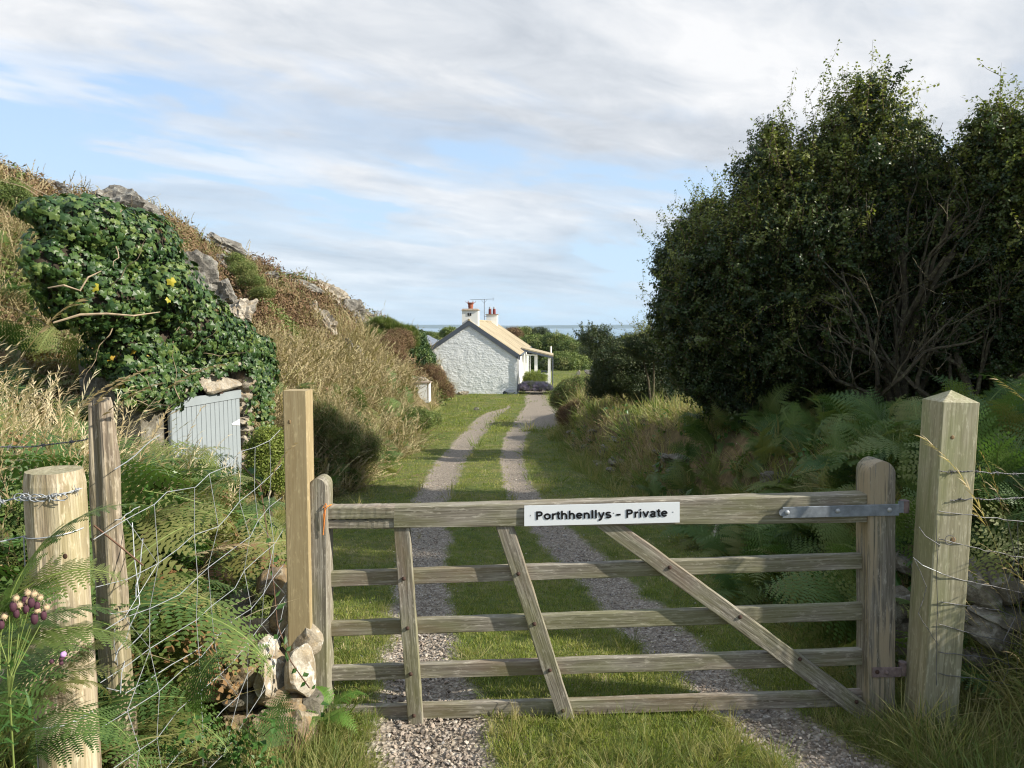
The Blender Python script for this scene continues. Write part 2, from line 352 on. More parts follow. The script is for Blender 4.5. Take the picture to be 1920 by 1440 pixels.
M['thistle_purple'] = simple('thistle_flower', (.50, .28, .58), .8, .2, 60)
M['soil'] = simple('dark_soil', (.05, .04, .028), .95, .4, 6, bmp=.4)
def rubble_paint():
    m, t, p = new_mat('whitewashed_rubble'); o = objc(t)
    n = t.noise(o, 2.0, 5, .6); n2 = t.noise(t.mapping(o, scale=(5, 5, 9)), 2.0, 5, .6)
    t.link(t.ramp(n, [(.3, (.66, .69, .71)), (.7, (.80, .82, .83))]), p.inputs['Base Color'])
    p.inputs['Roughness'].default_value = .75; bump(t, p, n2, .5, .05); return m
M['rubble'] = rubble_paint()
def roof_mat():
    m, t, p = new_mat('cement_washed_roof'); o = objc(t)
    s = t.noise(t.mapping(o, scale=(.5, 5.5, .5)), 1.2, 4, .6); s2 = t.noise(o, 3, 6, .6)
    c = t.ramp(s, [(.36, (.26, .21, .135)), (.5, (.40, .335, .22)), (.62, (.52, .45, .31))])
    c = t.mix(t.ramp(s2, [(.4, .35), (.6, 0)]), c, (.34, .28, .21))
    t.link(c, p.inputs['Base Color']); p.inputs['Roughness'].default_value = .85; return m
M['roof'] = roof_mat()
def glass_mat():
    m, t, p = new_mat('porch_glass'); t.n.remove(p)
    g = t.add('ShaderNodeBsdfGlossy'); g.inputs['Roughness'].default_value = .02
    tr = t.add('ShaderNodeBsdfTransparent'); tr.inputs[0].default_value = (.86, .9, .9, 1)
    f = t.add('ShaderNodeFresnel'); mx = t.add('ShaderNodeMixShader')
    t.link(f.outputs[0], mx.inputs[0]); t.link(tr.outputs[0], mx.inputs[1]); t.link(g.outputs[0], mx.inputs[2])
    t.link(mx.outputs[0], t.n['Material Output'].inputs[0]); return m
M['glass'] = glass_mat()
def sea_mat():
    m, t, p = new_mat('sea_water'); geo = t.add('ShaderNodeNewGeometry'); P = geo.outputs['Position']
    n = t.noise(t.mapping(P, scale=(.02, .05, 1)), 1, 6, .6)
    p.inputs['Base Color'].default_value = (.12, .22, .28, 1); p.inputs['Roughness'].default_value = .22; p.inputs['Specular IOR Level'].default_value = .5
    bump(t, p, n, .6, 3.0); return m
M['sea'] = sea_mat()
M['far_land'] = simple('far_headland', (.06, .08, .05), .95, .3, .01)

# ---------------------------------------------------------------- mesh helpers
def full(o):
    m = o.matrix_basis.copy()
    while o.parent: o = o.parent; m = o.matrix_basis @ m
    return m
class MB:
    """gathers vertices and faces for one mesh"""
    def __init__(s): s.v = []; s.f = []; s.mi = []
    def add(s, vs, fs, mi=0):
        b = len(s.v); s.v += [tuple(v) for v in vs]; s.f += [tuple(i + b for i in f) for f in fs]; s.mi += [mi] * len(fs)
    def box(s, x0, x1, y0, y1, z0, z1, mi=0):
        s.add([(x, y, z) for z in (z0, z1) for y in (y0, y1) for x in (x0, x1)],
              [(0, 2, 3, 1), (4, 5, 7, 6), (0, 1, 5, 4), (2, 6, 7, 3), (0, 4, 6, 2), (1, 3, 7, 5)], mi)
    def hexa(s, p, mi=0):      # p: 4 bottom + 4 top, both counter-clockwise from above
        s.add(p, [(3, 2, 1, 0), (4, 5, 6, 7), (0, 1, 5, 4), (1, 2, 6, 5), (2, 3, 7, 6), (3, 0, 4, 7)], mi)
    def tube(s, pts, rad, n=6, cap=True, mi=0):
        pts = [Vector(p) for p in pts]; k = len(pts)
        if not hasattr(rad, '__len__'): rad = [rad] * k
        up = Vector((.31, .12, .94)); rings = []
        for i, p in enumerate(pts):
            d = (pts[min(i + 1, k - 1)] - pts[max(i - 1, 0)]); d = d.normalized() if d.length > 1e-9 else Vector((0, 0, 1))
            a = d.cross(up); a = a.normalized() if a.length > 1e-4 else d.orthogonal().normalized(); b = a.cross(d)
            rings += [tuple(p + (a * math.cos(q * 2 * math.pi / n) + b * math.sin(q * 2 * math.pi / n)) * rad[i]) for q in range(n)]
        fs = [(i * n + q, i * n + (q + 1) % n, (i + 1) * n + (q + 1) % n, (i + 1) * n + q) for i in range(k - 1) for q in range(n)]
        if cap: fs += [tuple(range(n))[::-1], tuple((k - 1) * n + q for q in range(n))]
        s.add(rings, fs, mi)
    def blade(s, p, d, L, w, bend, seg=3, side=None, mi=0):
        p = Vector(p); d = Vector(d).normalized(); side = Vector(side) if side else d.cross(Vector((0, 0, 1)))
        if side.length < 1e-3: side = Vector((1, 0, 0))
        side.normalize(); vs = []; q = p.copy()
        for i in range(seg):
            ww = w * (1 - .55 * i / seg) * .5; vs += [q - side * ww, q + side * ww]
            d = (d + Vector(bend) / seg).normalized(); q = q + d * (L / seg)
        vs.append(q); fs = [(2 * i, 2 * i + 1, 2 * i + 3, 2 * i + 2) for i in range(seg - 1)] + [(2 * seg - 2, 2 * seg - 1, 2 * seg)]
        s.add(vs, fs, mi); return q
    def mesh(s, name, mats, smooth=False, off=None):
        me = bpy.data.meshes.new(name); v = np.array(s.v, dtype=np.float32)
        if off is not None: v = v - np.array(off, dtype=np.float32)
        me.from_pydata(v.tolist(), [], s.f)
        for m in (mats if isinstance(mats, (list, tuple)) else [mats]): me.materials.append(m)
        if any(s.mi): me.polygons.foreach_set('material_index', s.mi)
        if smooth: me.polygons.foreach_set('use_smooth', [True] * len(s.f))
        me.update(); return me
    def obj(s, name, mats, parent=None, smooth=False, loc=None, collection=None):
        """world-space vertices; origin goes to loc (or the parent's place)"""
        off = Vector(loc) if loc is not None else (full(parent).translation if parent else Vector((0, 0, 0)))
        o = bpy.data.objects.new(name, s.mesh(name, mats, smooth, off)); (collection or COL).objects.link(o)
        if parent: o.parent = parent; o.matrix_basis = Matrix.Translation(off - full(parent).translation)
        else: o.location = off
        return o
def tag(o, label=None, cat=None, group=None, kind=None):
    if label: o['label'] = label
    if cat: o['category'] = cat
    if group: o['group'] = group
    if kind: o['kind'] = kind
    return o
def empty(name, loc, label=None, cat=None, group=None):
    o = bpy.data.objects.new(name, None); COL.objects.link(o); o.location = loc; o.empty_display_size = .2
    return tag(o, label, cat, group)
def place(o, parent, Mw):
    COL.objects.link(o) if o.name not in COL.objects else None
    if parent: o.parent = parent; o.matrix_basis = full(parent).inverted() @ Mw
    else: o.matrix_basis = Mw
    return o
def basis(p0, p1, up):
    """frame with X from p0 to p1, Z near up"""
    x = (p1 - p0).normalized(); y = Vector(up).cross(x).normalized(); z = x.cross(y)
    return Matrix(((x.x, y.x, z.x, p0.x), (x.y, y.y, z.y, p0.y), (x.z, y.z, z.z, p0.z), (0, 0, 0, 1)))
def board(name, p0, p1, w, th, mat, parent=None, up=(0, 0, 1), w1=None, worn=.0015, seg=10, cut0=0, cut1=0, bev=.003):
    """a plank: X along its length, Z its width, Y its thickness (0..th away from the p0-p1 line); slightly worn"""
    p0, p1 = Vector(p0), Vector(p1); L = (p1 - p0).length; w1 = w1 or w; s = MB(); rings = []
    rr = random.Random(int(L * 1e4) + int(w * 1e5))
    for i in range(seg + 1):
        f = i / seg; x = f * L; ww = (w + (w1 - w) * f) / 2; j = lambda: rr.uniform(-worn, worn)
        sh0 = (cut0 * (1 - f) ** 8) ; sh1 = cut1 * f ** 8
        pr = [(-ww, bev), (-ww + bev, 0), (ww - bev, 0), (ww, bev), (ww, th - bev), (ww - bev, th), (-ww + bev, th), (-ww, th - bev)]
        rings += [(x + (sh0 + sh1) * (z / ww), y + j() * .5, z + j()) for z, y in pr]
    n = 8; fs = [(i * n + q, (i + 1) * n + q, (i + 1) * n + (q + 1) % n, i * n + (q + 1) % n) for i in range(seg) for q in range(n)]
    fs += [tuple(range(n)), tuple(seg * n + q for q in range(n))[::-1]]
    s.add(rings, fs); me = s.mesh(name, mat)
    o = bpy.data.objects.new(name, me); return place(o, parent, basis(p0, p1, up))
def ico(sub=2):
    bm = bmesh.new(); bmesh.ops.create_icosphere(bm, subdivisions=sub, radius=1)
    v = np.array([x.co[:] for x in bm.verts]); f = [tuple(q.index for q in x.verts) for x in bm.faces]; bm.free(); return v, f
ICO = {i: ico(i) for i in (1, 2, 3, 4)}
def n3(v, s, seed=0):
    return (fbm(v[:, 0] * s + v[:, 2] * s * .7 + seed * 3.1, v[:, 1] * s - v[:, 2] * s * .6 + seed, seed, 3) - .5) * 2
def rock_verts(rad, seed, sub=3, cuts=9, rough=.12, lo=.45, strata=1):
    """an angular stone: a sphere cut by planes, then roughened"""
    v, f = ICO[sub]; v = v.copy(); r = np.random.default_rng(seed)
    for _ in range(cuts):
        n = r.normal(size=3); n /= np.linalg.norm(n); d = r.uniform(lo, .5 * lo + .6); k = v @ n
        v -= np.outer(np.maximum(k - d, 0), n)
    rg = 1 - np.abs(n3(v, 3.1, seed + 2)) * 2; rg2 = np.abs(((v[:, 0] * r.uniform(.3, 1) + v[:, 2] * r.uniform(.5, 1)) * 3.3 + n3(v, 2, seed + 8) * .6) % 1 - .5)
    v *= (1 + rough * n3(v, 2.2, seed) + rough * .5 * n3(v, 6, seed + 5) - strata * rough * .55 * np.maximum(rg, 0) ** 3 - strata * rough * .6 * np.maximum(.12 - rg2, 0) / .12)[:, None]
    return v * np.array(rad), f
def rock(name, loc, rad, mat, seed, parent=None, rot=(0, 0, 0), sub=3, rough=.12, cuts=9, lo=.45, strata=1):
    v, f = rock_verts(rad, seed, sub, cuts, rough, lo, strata); s = MB(); s.add(v.tolist(), f)
    o = bpy.data.objects.new(name, s.mesh(name, mat)); 
    return place(o, parent, Matrix.Translation(loc) @ Euler(rot).to_matrix().to_4x4())

# ---------------------------------------------------------------- scattering (geometry nodes)
def protos(name, meshes):
    c = bpy.data.collections.new(name)
    for i, me in enumerate(meshes):
        o = bpy.data.objects.new('%s_%02d' % (name, i), me); c.objects.link(o)
    return c
GROUPS = {}
def scatter_group(coll):
    if coll.name in GROUPS: return GROUPS[coll.name]
    g = bpy.data.node_groups.new('scatter_' + coll.name, 'GeometryNodeTree')
    g.interface.new_socket(name='Geometry', in_out='INPUT', socket_type='NodeSocketGeometry')
    g.interface.new_socket(name='Geometry', in_out='OUTPUT', socket_type='NodeSocketGeometry')
    t = NT(g); gi = t.add('NodeGroupInput'); go = t.add('NodeGroupOutput')
    ci = t.add('GeometryNodeCollectionInfo'); ci.inputs[0].default_value = coll
    ci.inputs['Separate Children'].default_value = True; ci.inputs['Reset Children'].default_value = True
    ip = t.add('GeometryNodeInstanceOnPoints'); ip.inputs['Pick Instance'].default_value = True
    def attr(n, ty):
        a = t.add('GeometryNodeInputNamedAttribute'); a.data_type = ty; a.inputs[0].default_value = n; return a.outputs[0]
    er = t.add('FunctionNodeEulerToRotation'); t.link(attr('rot', 'FLOAT_VECTOR'), er.inputs[0])
    t.link(gi.outputs[0], ip.inputs['Points']); t.link(ci.outputs[0], ip.inputs['Instance'])
    t.link(attr('idx', 'INT'), ip.inputs['Instance Index']); t.link(er.outputs[0], ip.inputs['Rotation'])
    t.link(attr('scl', 'FLOAT_VECTOR'), ip.inputs['Scale']); t.link(ip.outputs[0], go.inputs[0])
    GROUPS[coll.name] = g; return g
def scatter(name, coll, pts, rot, scl, idx=None, parent=None, label=None, cat=None, kind='stuff', group=None):
    pts = np.asarray(pts, np.float32).reshape(-1, 3); n = len(pts)
    off = full(parent).translation if parent else Vector((0, 0, 0)); pts = pts - np.array(off, np.float32)
    me = bpy.data.meshes.new(name); me.vertices.add(n); me.vertices.foreach_set('co', pts.ravel())
    a = me.attributes.new('rot', 'FLOAT_VECTOR', 'POINT'); a.data.foreach_set('vector', np.asarray(rot, np.float32).ravel())
    scl = np.asarray(scl, np.float32)
    if scl.ndim == 1: scl = np.repeat(scl[:, None], 3, 1)
    a = me.attributes.new('scl', 'FLOAT_VECTOR', 'POINT'); a.data.foreach_set('vector', scl.ravel())
    if idx is None: idx = RNG.integers(0, len(coll.objects), n)
    a = me.attributes.new('idx', 'INT', 'POINT'); a.data.foreach_set('value', np.asarray(idx, np.int32))
    me.update(); o = bpy.data.objects.new(name, me); COL.objects.link(o)
    if parent: o.parent = parent
    md = o.modifiers.new('scatter', 'NODES'); md.node_group = scatter_group(coll)
    return tag(o, label, cat, group, kind)
def rrot(n, tilt=.2):
    return np.stack([RNG.normal(0, tilt, n), RNG.normal(0, tilt, n), RNG.uniform(0, 2 * np.pi, n)], 1)
def screen_pts(n, u0, u1, Y0, Y1, mask=None):
    """random ground points spread evenly over the picture: u is the photo column at depth Y"""
    Y = Y0 * (Y1 / Y0) ** RNG.random(n); x = (RNG.uniform(u0, u1, n) - 960) / FPX * Y
    if mask is not None:
        k = mask(x, Y); x, Y = x[k], Y[k]
    return np.stack([x, Y, H(x, Y)], 1)
# ---------------------------------------------------------------- plant pieces
rr = random.Random(3)
U = rr.uniform
def tuft(n, h0, h1, spread, w, lean=.35, seg=2, bend=.5):
    s = MB()
    for _ in range(n):
        a, r = U(0, 6.283), spread * math.sqrt(U(0, 1)); dx, dy = math.cos(a), math.sin(a)
        L = U(h0, h1); l = U(0, lean); b = U(.1, bend); q = U(0, 6.283)
        s.blade((dx * r, dy * r, -.01), (dx * l + U(-.15, .15), dy * l + U(-.15, .15), 1), L, w * U(.7, 1.3), (dx * b, dy * b, -b * .8), seg, (math.cos(q), math.sin(q), 0))
    return s
def culm(s, base, h, lean, ang, head=.22, w=.0018, hw=.0065, fine=16):
    """a grass stem that nods under its seed head"""
    p = Vector(base); d = Vector((math.cos(ang) * lean, math.sin(ang) * lean, 1)).normalized(); pts = [p.copy()]
    k = 9
    for i in range(k):
        d = (d + Vector((math.cos(ang), math.sin(ang), -.75)) * (.028 + .16 * (i / k) ** 3)).normalized(); p = p + d * (h / k); pts.append(p.copy())
    side = Vector((-math.sin(ang), math.cos(ang), 0))
    vs = []
    for i, q in enumerate(pts): ww = w * (1 - .6 * i / k); vs += [q - side * ww, q + side * ww]
    s.add(vs, [(2 * i, 2 * i + 1, 2 * i + 3, 2 * i + 2) for i in range(k)])
    i0 = int(k * (1 - head * 1.6))
    for j in range(fine):
        f = i0 + (k - i0) * j / fine; a = int(f); q = pts[a].lerp(pts[min(a + 1, k)], f - a); dd = (pts[min(a + 1, k)] - pts[a]).normalized()
        sd = (side * rr.choice((-1, 1)) * U(.3, 1) + Vector((U(-.5, .5), U(-.5, .5), U(-.5, .2)))).normalized()
        s.blade(q, dd * 1.6 + sd * .6, h * head * .22 * U(.7, 1.2), hw * U(.6, 1.1), (0, 0, -.3), 2, sd)
def straw(n, h0, h1, spread, leaves=8, hw=.0065):
    s = MB()
    for _ in range(n):
        a, r = U(0, 6.283), spread * math.sqrt(U(0, 1)); culm(s, (math.cos(a) * r, math.sin(a) * r, -.02), U(h0, h1), U(0, .35), U(0, 6.283), hw=hw)
    for _ in range(leaves):
        a = U(0, 6.283); s.blade((math.cos(a) * spread * .5, math.sin(a) * spread * .5, -.01), (math.cos(a) * .5, math.sin(a) * .5, 1), U(.4, .7) * h1, .006, (math.cos(a) * .7, math.sin(a) * .7, -.8), 4)
    return s
def frond(L, droop=1.0, pairs=17, width=.34, fine=9, start=.22):
    """one bracken frond: stipe, rachis, toothed side leaflets; it rises along Z and arches over +X"""
    s = MB(); k = 22; pts = []; p = Vector((0, 0, 0)); ang = U(.10, .25)
    for i in range(k + 1):
        pts.append(p.copy()); t = i / k; ang += droop * (.035 + .10 * t); p = p + Vector((math.sin(ang), U(-.05, .05) , math.cos(ang))) * (L / k)
    s.tube(pts, [.0045 * (1 - .85 * i / k) for i in range(k + 1)], 3, cap=False, mi=1)
    for j in range(pairs):
        t = start + (1 - start) * (j + .5) / pairs; f = t * k; a = int(f); q = pts[a].lerp(pts[min(a + 1, k)], f - a)
        tan = (pts[min(a + 1, k)] - pts[max(a - 1, 0)]).normalized()
        u = (t - start) / (1 - start); ln = width * L * (min(1, .45 + u * 2.6)) * (1 - u) ** .8 + .012
        for sg in (-1, 1):
            d = (Vector((0, sg, 0)) + tan * U(.25, .42) + Vector((0, 0, U(-.12, .18)))).normalized()
            nrm = d.cross(tan); nrm.normalize(); sag = Vector((0, 0, -.28)); m = 4; rib = [q.copy()]
            dd = d.copy(); c = q.copy()
            for i in range(m): dd = (dd + sag / m).normalized(); c = c + dd * ln / m; rib.append(c.copy())
            nf = max(3, int(fine * (1 - .55 * u)))
            for i in range(nf):
                g = (i + .3) / nf; ff = g * m; b = int(ff); c = rib[b].lerp(rib[min(b + 1, m)], ff - b)
                pl = ln * .20 * (1 - g) ** .8 + .002; pw = ln / nf * .80
                di = (rib[min(b + 1, m)] - rib[b]).normalized()
                for h in (-1, 1):
                    o2 = (nrm.cross(di) * h + di * .35).normalized()
                    s.add([c - di * pw * .5, c + di * pw * .5, c + o2 * pl + di * pw * .32, c + o2 * pl * .8 - di * pw * .1], [(0, 1, 2, 3)])
    return s
def leafquad(s, c, n, d, L, W, fold=.15, mi=0):
    """a pointed leaf of four faces folded along its middle"""
    sd = n.cross(d).normalized(); up = n.normalized() * fold * W
    s.add([c, c + d * L * .45 + sd * W * .5 + up, c + d * L, c + d * L * .45 - sd * W * .5 + up], [(0, 1, 2), (0, 2, 3)], mi)
def rv(): 
    v = Vector((rr.gauss(0, 1), rr.gauss(0, 1), rr.gauss(0, 1))); return v.normalized()
def clump(n, R, L, W, flat=0.0, stems=0, upw=.3):
    s = MB()
    for _ in range(n):
        v = rv(); c = v * R * U(.2, 1) ** .6; nn = (v + rv() * .8 + Vector((0, 0, upw))).normalized(); d = nn.orthogonal().normalized()
        d = (Matrix.Rotation(U(0, 6.28), 3, nn) @ d); leafquad(s, c, nn, d, L * U(.6, 1.2), W * U(.7, 1.2))
    for _ in range(stems):
        v = rv(); s.tube([v * R * .1, v * R * .6 + rv() * R * .1, v * R * 1.1], [.0025, .002, .001], 3, False, mi=1)
    return s
def sprig(L, n, leaf=.03, w=.02, curve=.2, side=3, radius=.003):
    """a shoot with small leaves along it, growing up Z"""
    s = MB(); k = 6; d = Vector((U(-.1, .1), U(-.1, .1), 1)); p = Vector((0, 0, 0)); pts = [p.copy()]; bd = Vector((U(-1, 1), U(-1, 1), 0)) * curve / k
    for i in range(k): d = (d + bd).normalized(); p = p + d * L / k; pts.append(p.copy())
    s.tube(pts, [radius * (1 - .8 * i / k) for i in range(k + 1)], 3, False, mi=1)
    def leaves(pts, n):
        k = len(pts) - 1
        for j in range(n):
            f = (j + U(0, 1)) / n * k; f = min(f, k - .01); a = int(f); q = pts[a].lerp(pts[a + 1], f - a)
            v = rv(); v.z = abs(v.z) * .6; v.normalize(); nn = (v + Vector((0, 0, .8)) + rv() * .5).normalized(); dd = (v - nn * v.dot(nn)).normalized()
            leafquad(s, q + v * leaf * .3, nn, dd, leaf * U(.7, 1.25), w * U(.7, 1.25))
    leaves(pts, n)
    for _ in range(side):
        a = rr.randint(1, k - 1); q = pts[a]; v = (rv() + Vector((0, 0, .6))).normalized(); l2 = L * U(.25, .5)
        sub = [q, q + v * l2 * .5, q + (v + Vector((0, 0, .3))).normalized() * l2]; s.tube(sub, [radius * .6, radius * .4, radius * .2], 3, False, mi=1); leaves(sub, max(3, int(n * .4)))
    return s
def ivy_leaf(mb=None, S=.07):
    """five-lobed leaf facing +Z, tip towards -Y"""
    s = mb or MB(); o = [(0, -1), (.34, -.50), (.80, -.40), (.60, .06), (.66, .50), (.25, .52), (0, .30), (-.25, .52), (-.66, .50), (-.60, .06), (-.80, -.40), (-.34, -.50)]
    vs = [(0, -.05, .08)] + [(x, y, -.10 * (x * x + y * y)) for x, y in o]; j = [U(.9, 1.1) for _ in vs]
    s.add([(x * S * .62 * q, y * S * .62 * q, z * S) for (x, y, z), q in zip(vs, j)], [(0, i, i % 12 + 1) for i in range(1, 13)]); return s
def needles(n, R, L):
    s = MB()
    for _ in range(n):
        v = rv(); v.z = abs(v.z); c = v * R * U(.1, .8); d = (v + rv() * .5 + Vector((0, 0, .5))).normalized(); s.blade(c, d, L * U(.6, 1.3), .012, (0, 0, -.1), 1)
    return s
def pr(name, builders, mats): return protos(name, [b.mesh('%s_mesh' % name, mats) for b in builders])
P_ = {}
P_['lawn'] = pr('lawn_tuft', [tuft(30, .010, .028, .06, .0032, .9, 2, 1.0) for _ in range(4)] , [M['grass']])
P_['lawn_far'] = pr('lawn_tuft_far', [tuft(26, .02, .045, .16, .012, .8, 1, .6) for _ in range(3)], [M['grass']])
P_['lawn_dry'] = pr('dry_lawn_tuft', [tuft(22, .015, .04, .06, .003, .9, 2, 1.1) for _ in range(3)], [M['straw']])
P_['long'] = pr('long_tuft', [tuft(34, .10, .30, .07, .005, .6, 4, 1.3) for _ in range(4)], [M['grass_long']])
P_['long_far'] = pr('long_tuft_far', [tuft(30, .15, .36, .14, .013, .7, 2, 1.0) for _ in range(3)], [M['grass_long']])
P_['straw'] = pr('straw_tuft', [straw(7, .45, .85, .10) for _ in range(5)], [M['straw']])
P_['hillgrass'] = pr('tan_grass_tuft', [tuft(38, .06, .22, .17, .008, 1.0, 3, 1.2) for _ in range(4)] + [straw(14, .25, .42, .2, 6, .012) for _ in range(2)], [M['straw_mid']])
P_['heather'] = pr('heather_clump', [clump(110, .22, .05, .022, stems=5) for _ in range(3)], [M['heather'], M['twig']])
P_['hillgreen'] = pr('hill_green_clump', [clump(110, .22, .055, .03, stems=3) for _ in range(3)], [M['scrub'], M['twig']])
P_['scrub'] = pr('scrub_clump', [clump(90, .32, .13, .07, stems=3) for _ in range(3)] + [needles(110, .32, .2)], [M['scrub'], M['twig']])
P_['scrub_dark'] = pr('dark_scrub_clump', [clump(90, .26, .09, .04, stems=4) for _ in range(4)], [M['scrub_dark'], M['twig']])
P_['gorse'] = pr('gorse_clump', [needles(120, .22, .16) for _ in range(3)], [M['scrub'], M['twig']])
P_['brown_scrub'] = pr('brown_scrub_clump', [clump(120, .3, .08, .035, stems=6) for _ in range(3)], [M['heather'], M['twig']])
P_['ivy'] = pr('ivy_leaf', [ivy_leaf(S=q) for q in (.075, .062, .05, .04)], [M['ivy']])
P_['ivy_far'] = pr('ivy_clump', [clump(70, .2, .08, .07) for _ in range(3)], [M['ivy']])
P_['haw'] = pr('hawthorn_sprig', [sprig(U(.22, .34), 26, .034, .026, .5, 4) for _ in range(6)], [M['haw_leaf'], M['twig']])
P_['haw_tip'] = pr('hawthorn_shoot', [sprig(U(.45, .75), 26, .036, .026, .3, 3, .004) for _ in range(5)], [M['haw_tip'], M['twig']])
P_['haw_mid'] = pr('hawthorn_lit_sprig', [sprig(U(.22, .32), 22, .034, .026, .4, 4) for _ in range(4)], [M['haw_tip'], M['twig']])  # sprigs in the lighter leaf colour, standing in for sunlit foliage
P_['bramble'] = pr('bramble_clump', [clump(26, .13, .05, .038, stems=1) for _ in range(4)], [M['bramble'], M['cane']])
P_['bright'] = pr('bright_clump', [clump(70, .16, .05, .03, stems=3) for _ in range(3)], [M['bright_shrub'], M['twig']])
P_['lavender'] = pr('lavender_clump', [needles(80, .12, .14) for _ in range(3)], [M['lavender'], M['twig']])
P_['frond_dry'] = pr('brown_frond', [frond(U(.5, .8), U(.9, 1.6), 12, .3, 6) for _ in range(4)], [M['bracken_dry'], M['twig']])
P_['frond_s'] = pr('small_frond', [frond(U(.5, .8), U(.7, 1.5), 17, .34, 11) for _ in range(6)], [M['bracken'], M['stalk']])
def pebble(seed):
    v, f = rock_verts((1, .8, .5), seed, 1, 5, .1); s = MB(); s.add(v.tolist(), f); return s
P_['pebble'] = pr('pebble', [pebble(i) for i in range(6)], [M['pebble']])
FROND_ME = [frond(U(.75, 1.0), U(.6, 1.4), 21, .31, 13).mesh('frond_mesh', [M['bracken'], M['stalk']]) for _ in range(6)]
FROND_PALE = [frond(.8, 1.1, 18, .32, 10).mesh('pale_frond_mesh', [M['bracken_pale'], M['stalk']]) for _ in range(3)]

def fern(loc, n, size, label, group=None, spreadtilt=.5, pale=False, facing=None, sector=6.283, rs=0):
    r = random.Random(int(loc[0] * 977 + loc[1] * 131 + rs)); e = empty('bracken_fern', loc, label, 'fern', group)
    for i in range(n):
        f = bpy.data.objects.new('frond', r.choice(FROND_PALE if pale else FROND_ME)); COL.objects.link(f); f.parent = e
        a = (facing if facing is not None else 0) + (r.uniform(-.5, .5) * sector if facing is not None else 6.283 * i / n + r.uniform(-.4, .4))
        f.rotation_euler = (r.uniform(-.25, .25), r.uniform(-.25, spreadtilt), a); s = size * r.uniform(.75, 1.15); f.scale = (s, s, s)
        f.location = (r.uniform(-.05, .05), r.uniform(-.05, .05), -.03)
    return e

def ell_points(c, rad, n, inner=.0, disp=.22, seed=1, lower=-1.0):
    v = RNG.normal(size=(n, 3)); v /= np.linalg.norm(v, axis=1)[:, None]; v = v[v[:, 2] > lower]
    r = 1 + disp * n3(v, 1.8, seed) + disp * .5 * n3(v, 4.5, seed + 3)
    q = (1 - inner * RNG.random(len(v)) ** 1.5) * r
    return np.array(c) + v * q[:, None] * np.array(rad), v
def bush(name, loc, lobes, coll, n, size, label, cat='shrub', group=None, disp=.2, seed=1, lower=-.35, inner=.35, stem=True, extra=None, aniso=None):
    """lobes: (centre, radii); foliage of instanced leaf clumps over displaced lobes, plus a stem"""
    e = empty(name, loc, label, cat, group); A, B = [], []
    tot = sum(r[0] * r[1] + r[0] * r[2] + r[1] * r[2] for _, r in lobes)
    for k, (c, r) in enumerate(lobes):
        p, v = ell_points(c, r, int(n * (r[0] * r[1] + r[0] * r[2] + r[1] * r[2]) / tot), inner, disp, seed + k * 7, lower); A.append(p); B.append(v)
    P = np.concatenate(A); V = np.concatenate(B)
    rot = np.stack([-V[:, 1] * .5 + RNG.normal(0, .35, len(V)), V[:, 0] * .5 + RNG.normal(0, .35, len(V)), RNG.uniform(0, 6.28, len(V))], 1)
    scatter('foliage', coll, P, rot, size * RNG.uniform(.7, 1.25, len(P)), parent=e)
    if extra:
        ec, en, es = extra; k = RNG.random(len(P)) < en; scatter('shoots', ec, P[k], rot[k], es * RNG.uniform(.7, 1.3, k.sum()), parent=e)
    if stem:
        s = MB(); L = Vector(loc)
        for c, r in lobes[:6]:
            c = Vector(c); m = L.lerp(c, .5) + Vector((U(-.1, .1), U(-.1, .1), 0)); s.tube([L - Vector((0, 0, .1)), m, c], [.035, .025, .01], 5)
        s.obj('stem', M['bark'], e)
    return e
# ================================================================ THE SETTING
def build_ground():
    xs = axis_steps(-110, -2.6, 2.9, 140, .045, .022); ys = axis_steps(-6, .9, 6.5, 240, .045, .018)
    X, Y = np.meshgrid(xs, ys); Z = H(X, Y); nx, ny = len(xs), len(ys)
    G = gravel(X, Y); gm = np.clip(G * .5 + .5, 0, 1)
    Z = Z - .02 * np.clip(G, 0, 1)
    hl = np.maximum(sstep(0, .3, FOOT(Y) - X + .25 * (fbm(X * 2, Y * 2, 61, 3) - .5)) * (1 - sstep(42, 48, Y)), sstep(0, .4, X - WALLX(Y)) * (1 - sstep(28, 36, Y)))
    V = np.stack([X, Y, Z], -1).reshape(-1, 3)
    i = np.arange(nx * ny).reshape(ny, nx); F = np.stack([i[:-1, :-1], i[:-1, 1:], i[1:, 1:], i[1:, :-1]], -1).reshape(-1, 4)
    fg = gm.reshape(-1)[F].mean(1) > .5
    for name, sel in (('ground', ~fg), ('gravel_track', fg)):
        f = F[sel]; used = np.unique(f); rem = np.zeros(nx * ny, int); rem[used] = np.arange(len(used)); f = rem[f]
        me = bpy.data.meshes.new(name); me.vertices.add(len(used)); me.vertices.foreach_set('co', V[used].astype(np.float32).ravel())
        me.loops.add(f.size); me.loops.foreach_set('vertex_index', f.ravel().astype(np.int32))
        me.polygons.add(len(f)); me.polygons.foreach_set('loop_start', (np.arange(len(f)) * 4).astype(np.int32))
        me.update(calc_edges=True); me.polygons.foreach_set('use_smooth', [True] * len(f))
        for an, arr in (('gravel', gm), ('hill', hl)):
            a = me.attributes.new(an, 'FLOAT', 'POINT'); a.data.foreach_set('value', arr.reshape(-1)[used].astype(np.float32))
        me.materials.append(M['ground']); o = bpy.data.objects.new(name, me); COL.objects.link(o); tag(o, kind='structure')
build_ground()
s = MB(); s.add([(-9000, 120, -20), (9000, 120, -20), (9000, 11500, -20), (-9000, 11500, -20)], [(0, 1, 2, 3)])
tag(s.obj('sea', M['sea']), kind='structure')
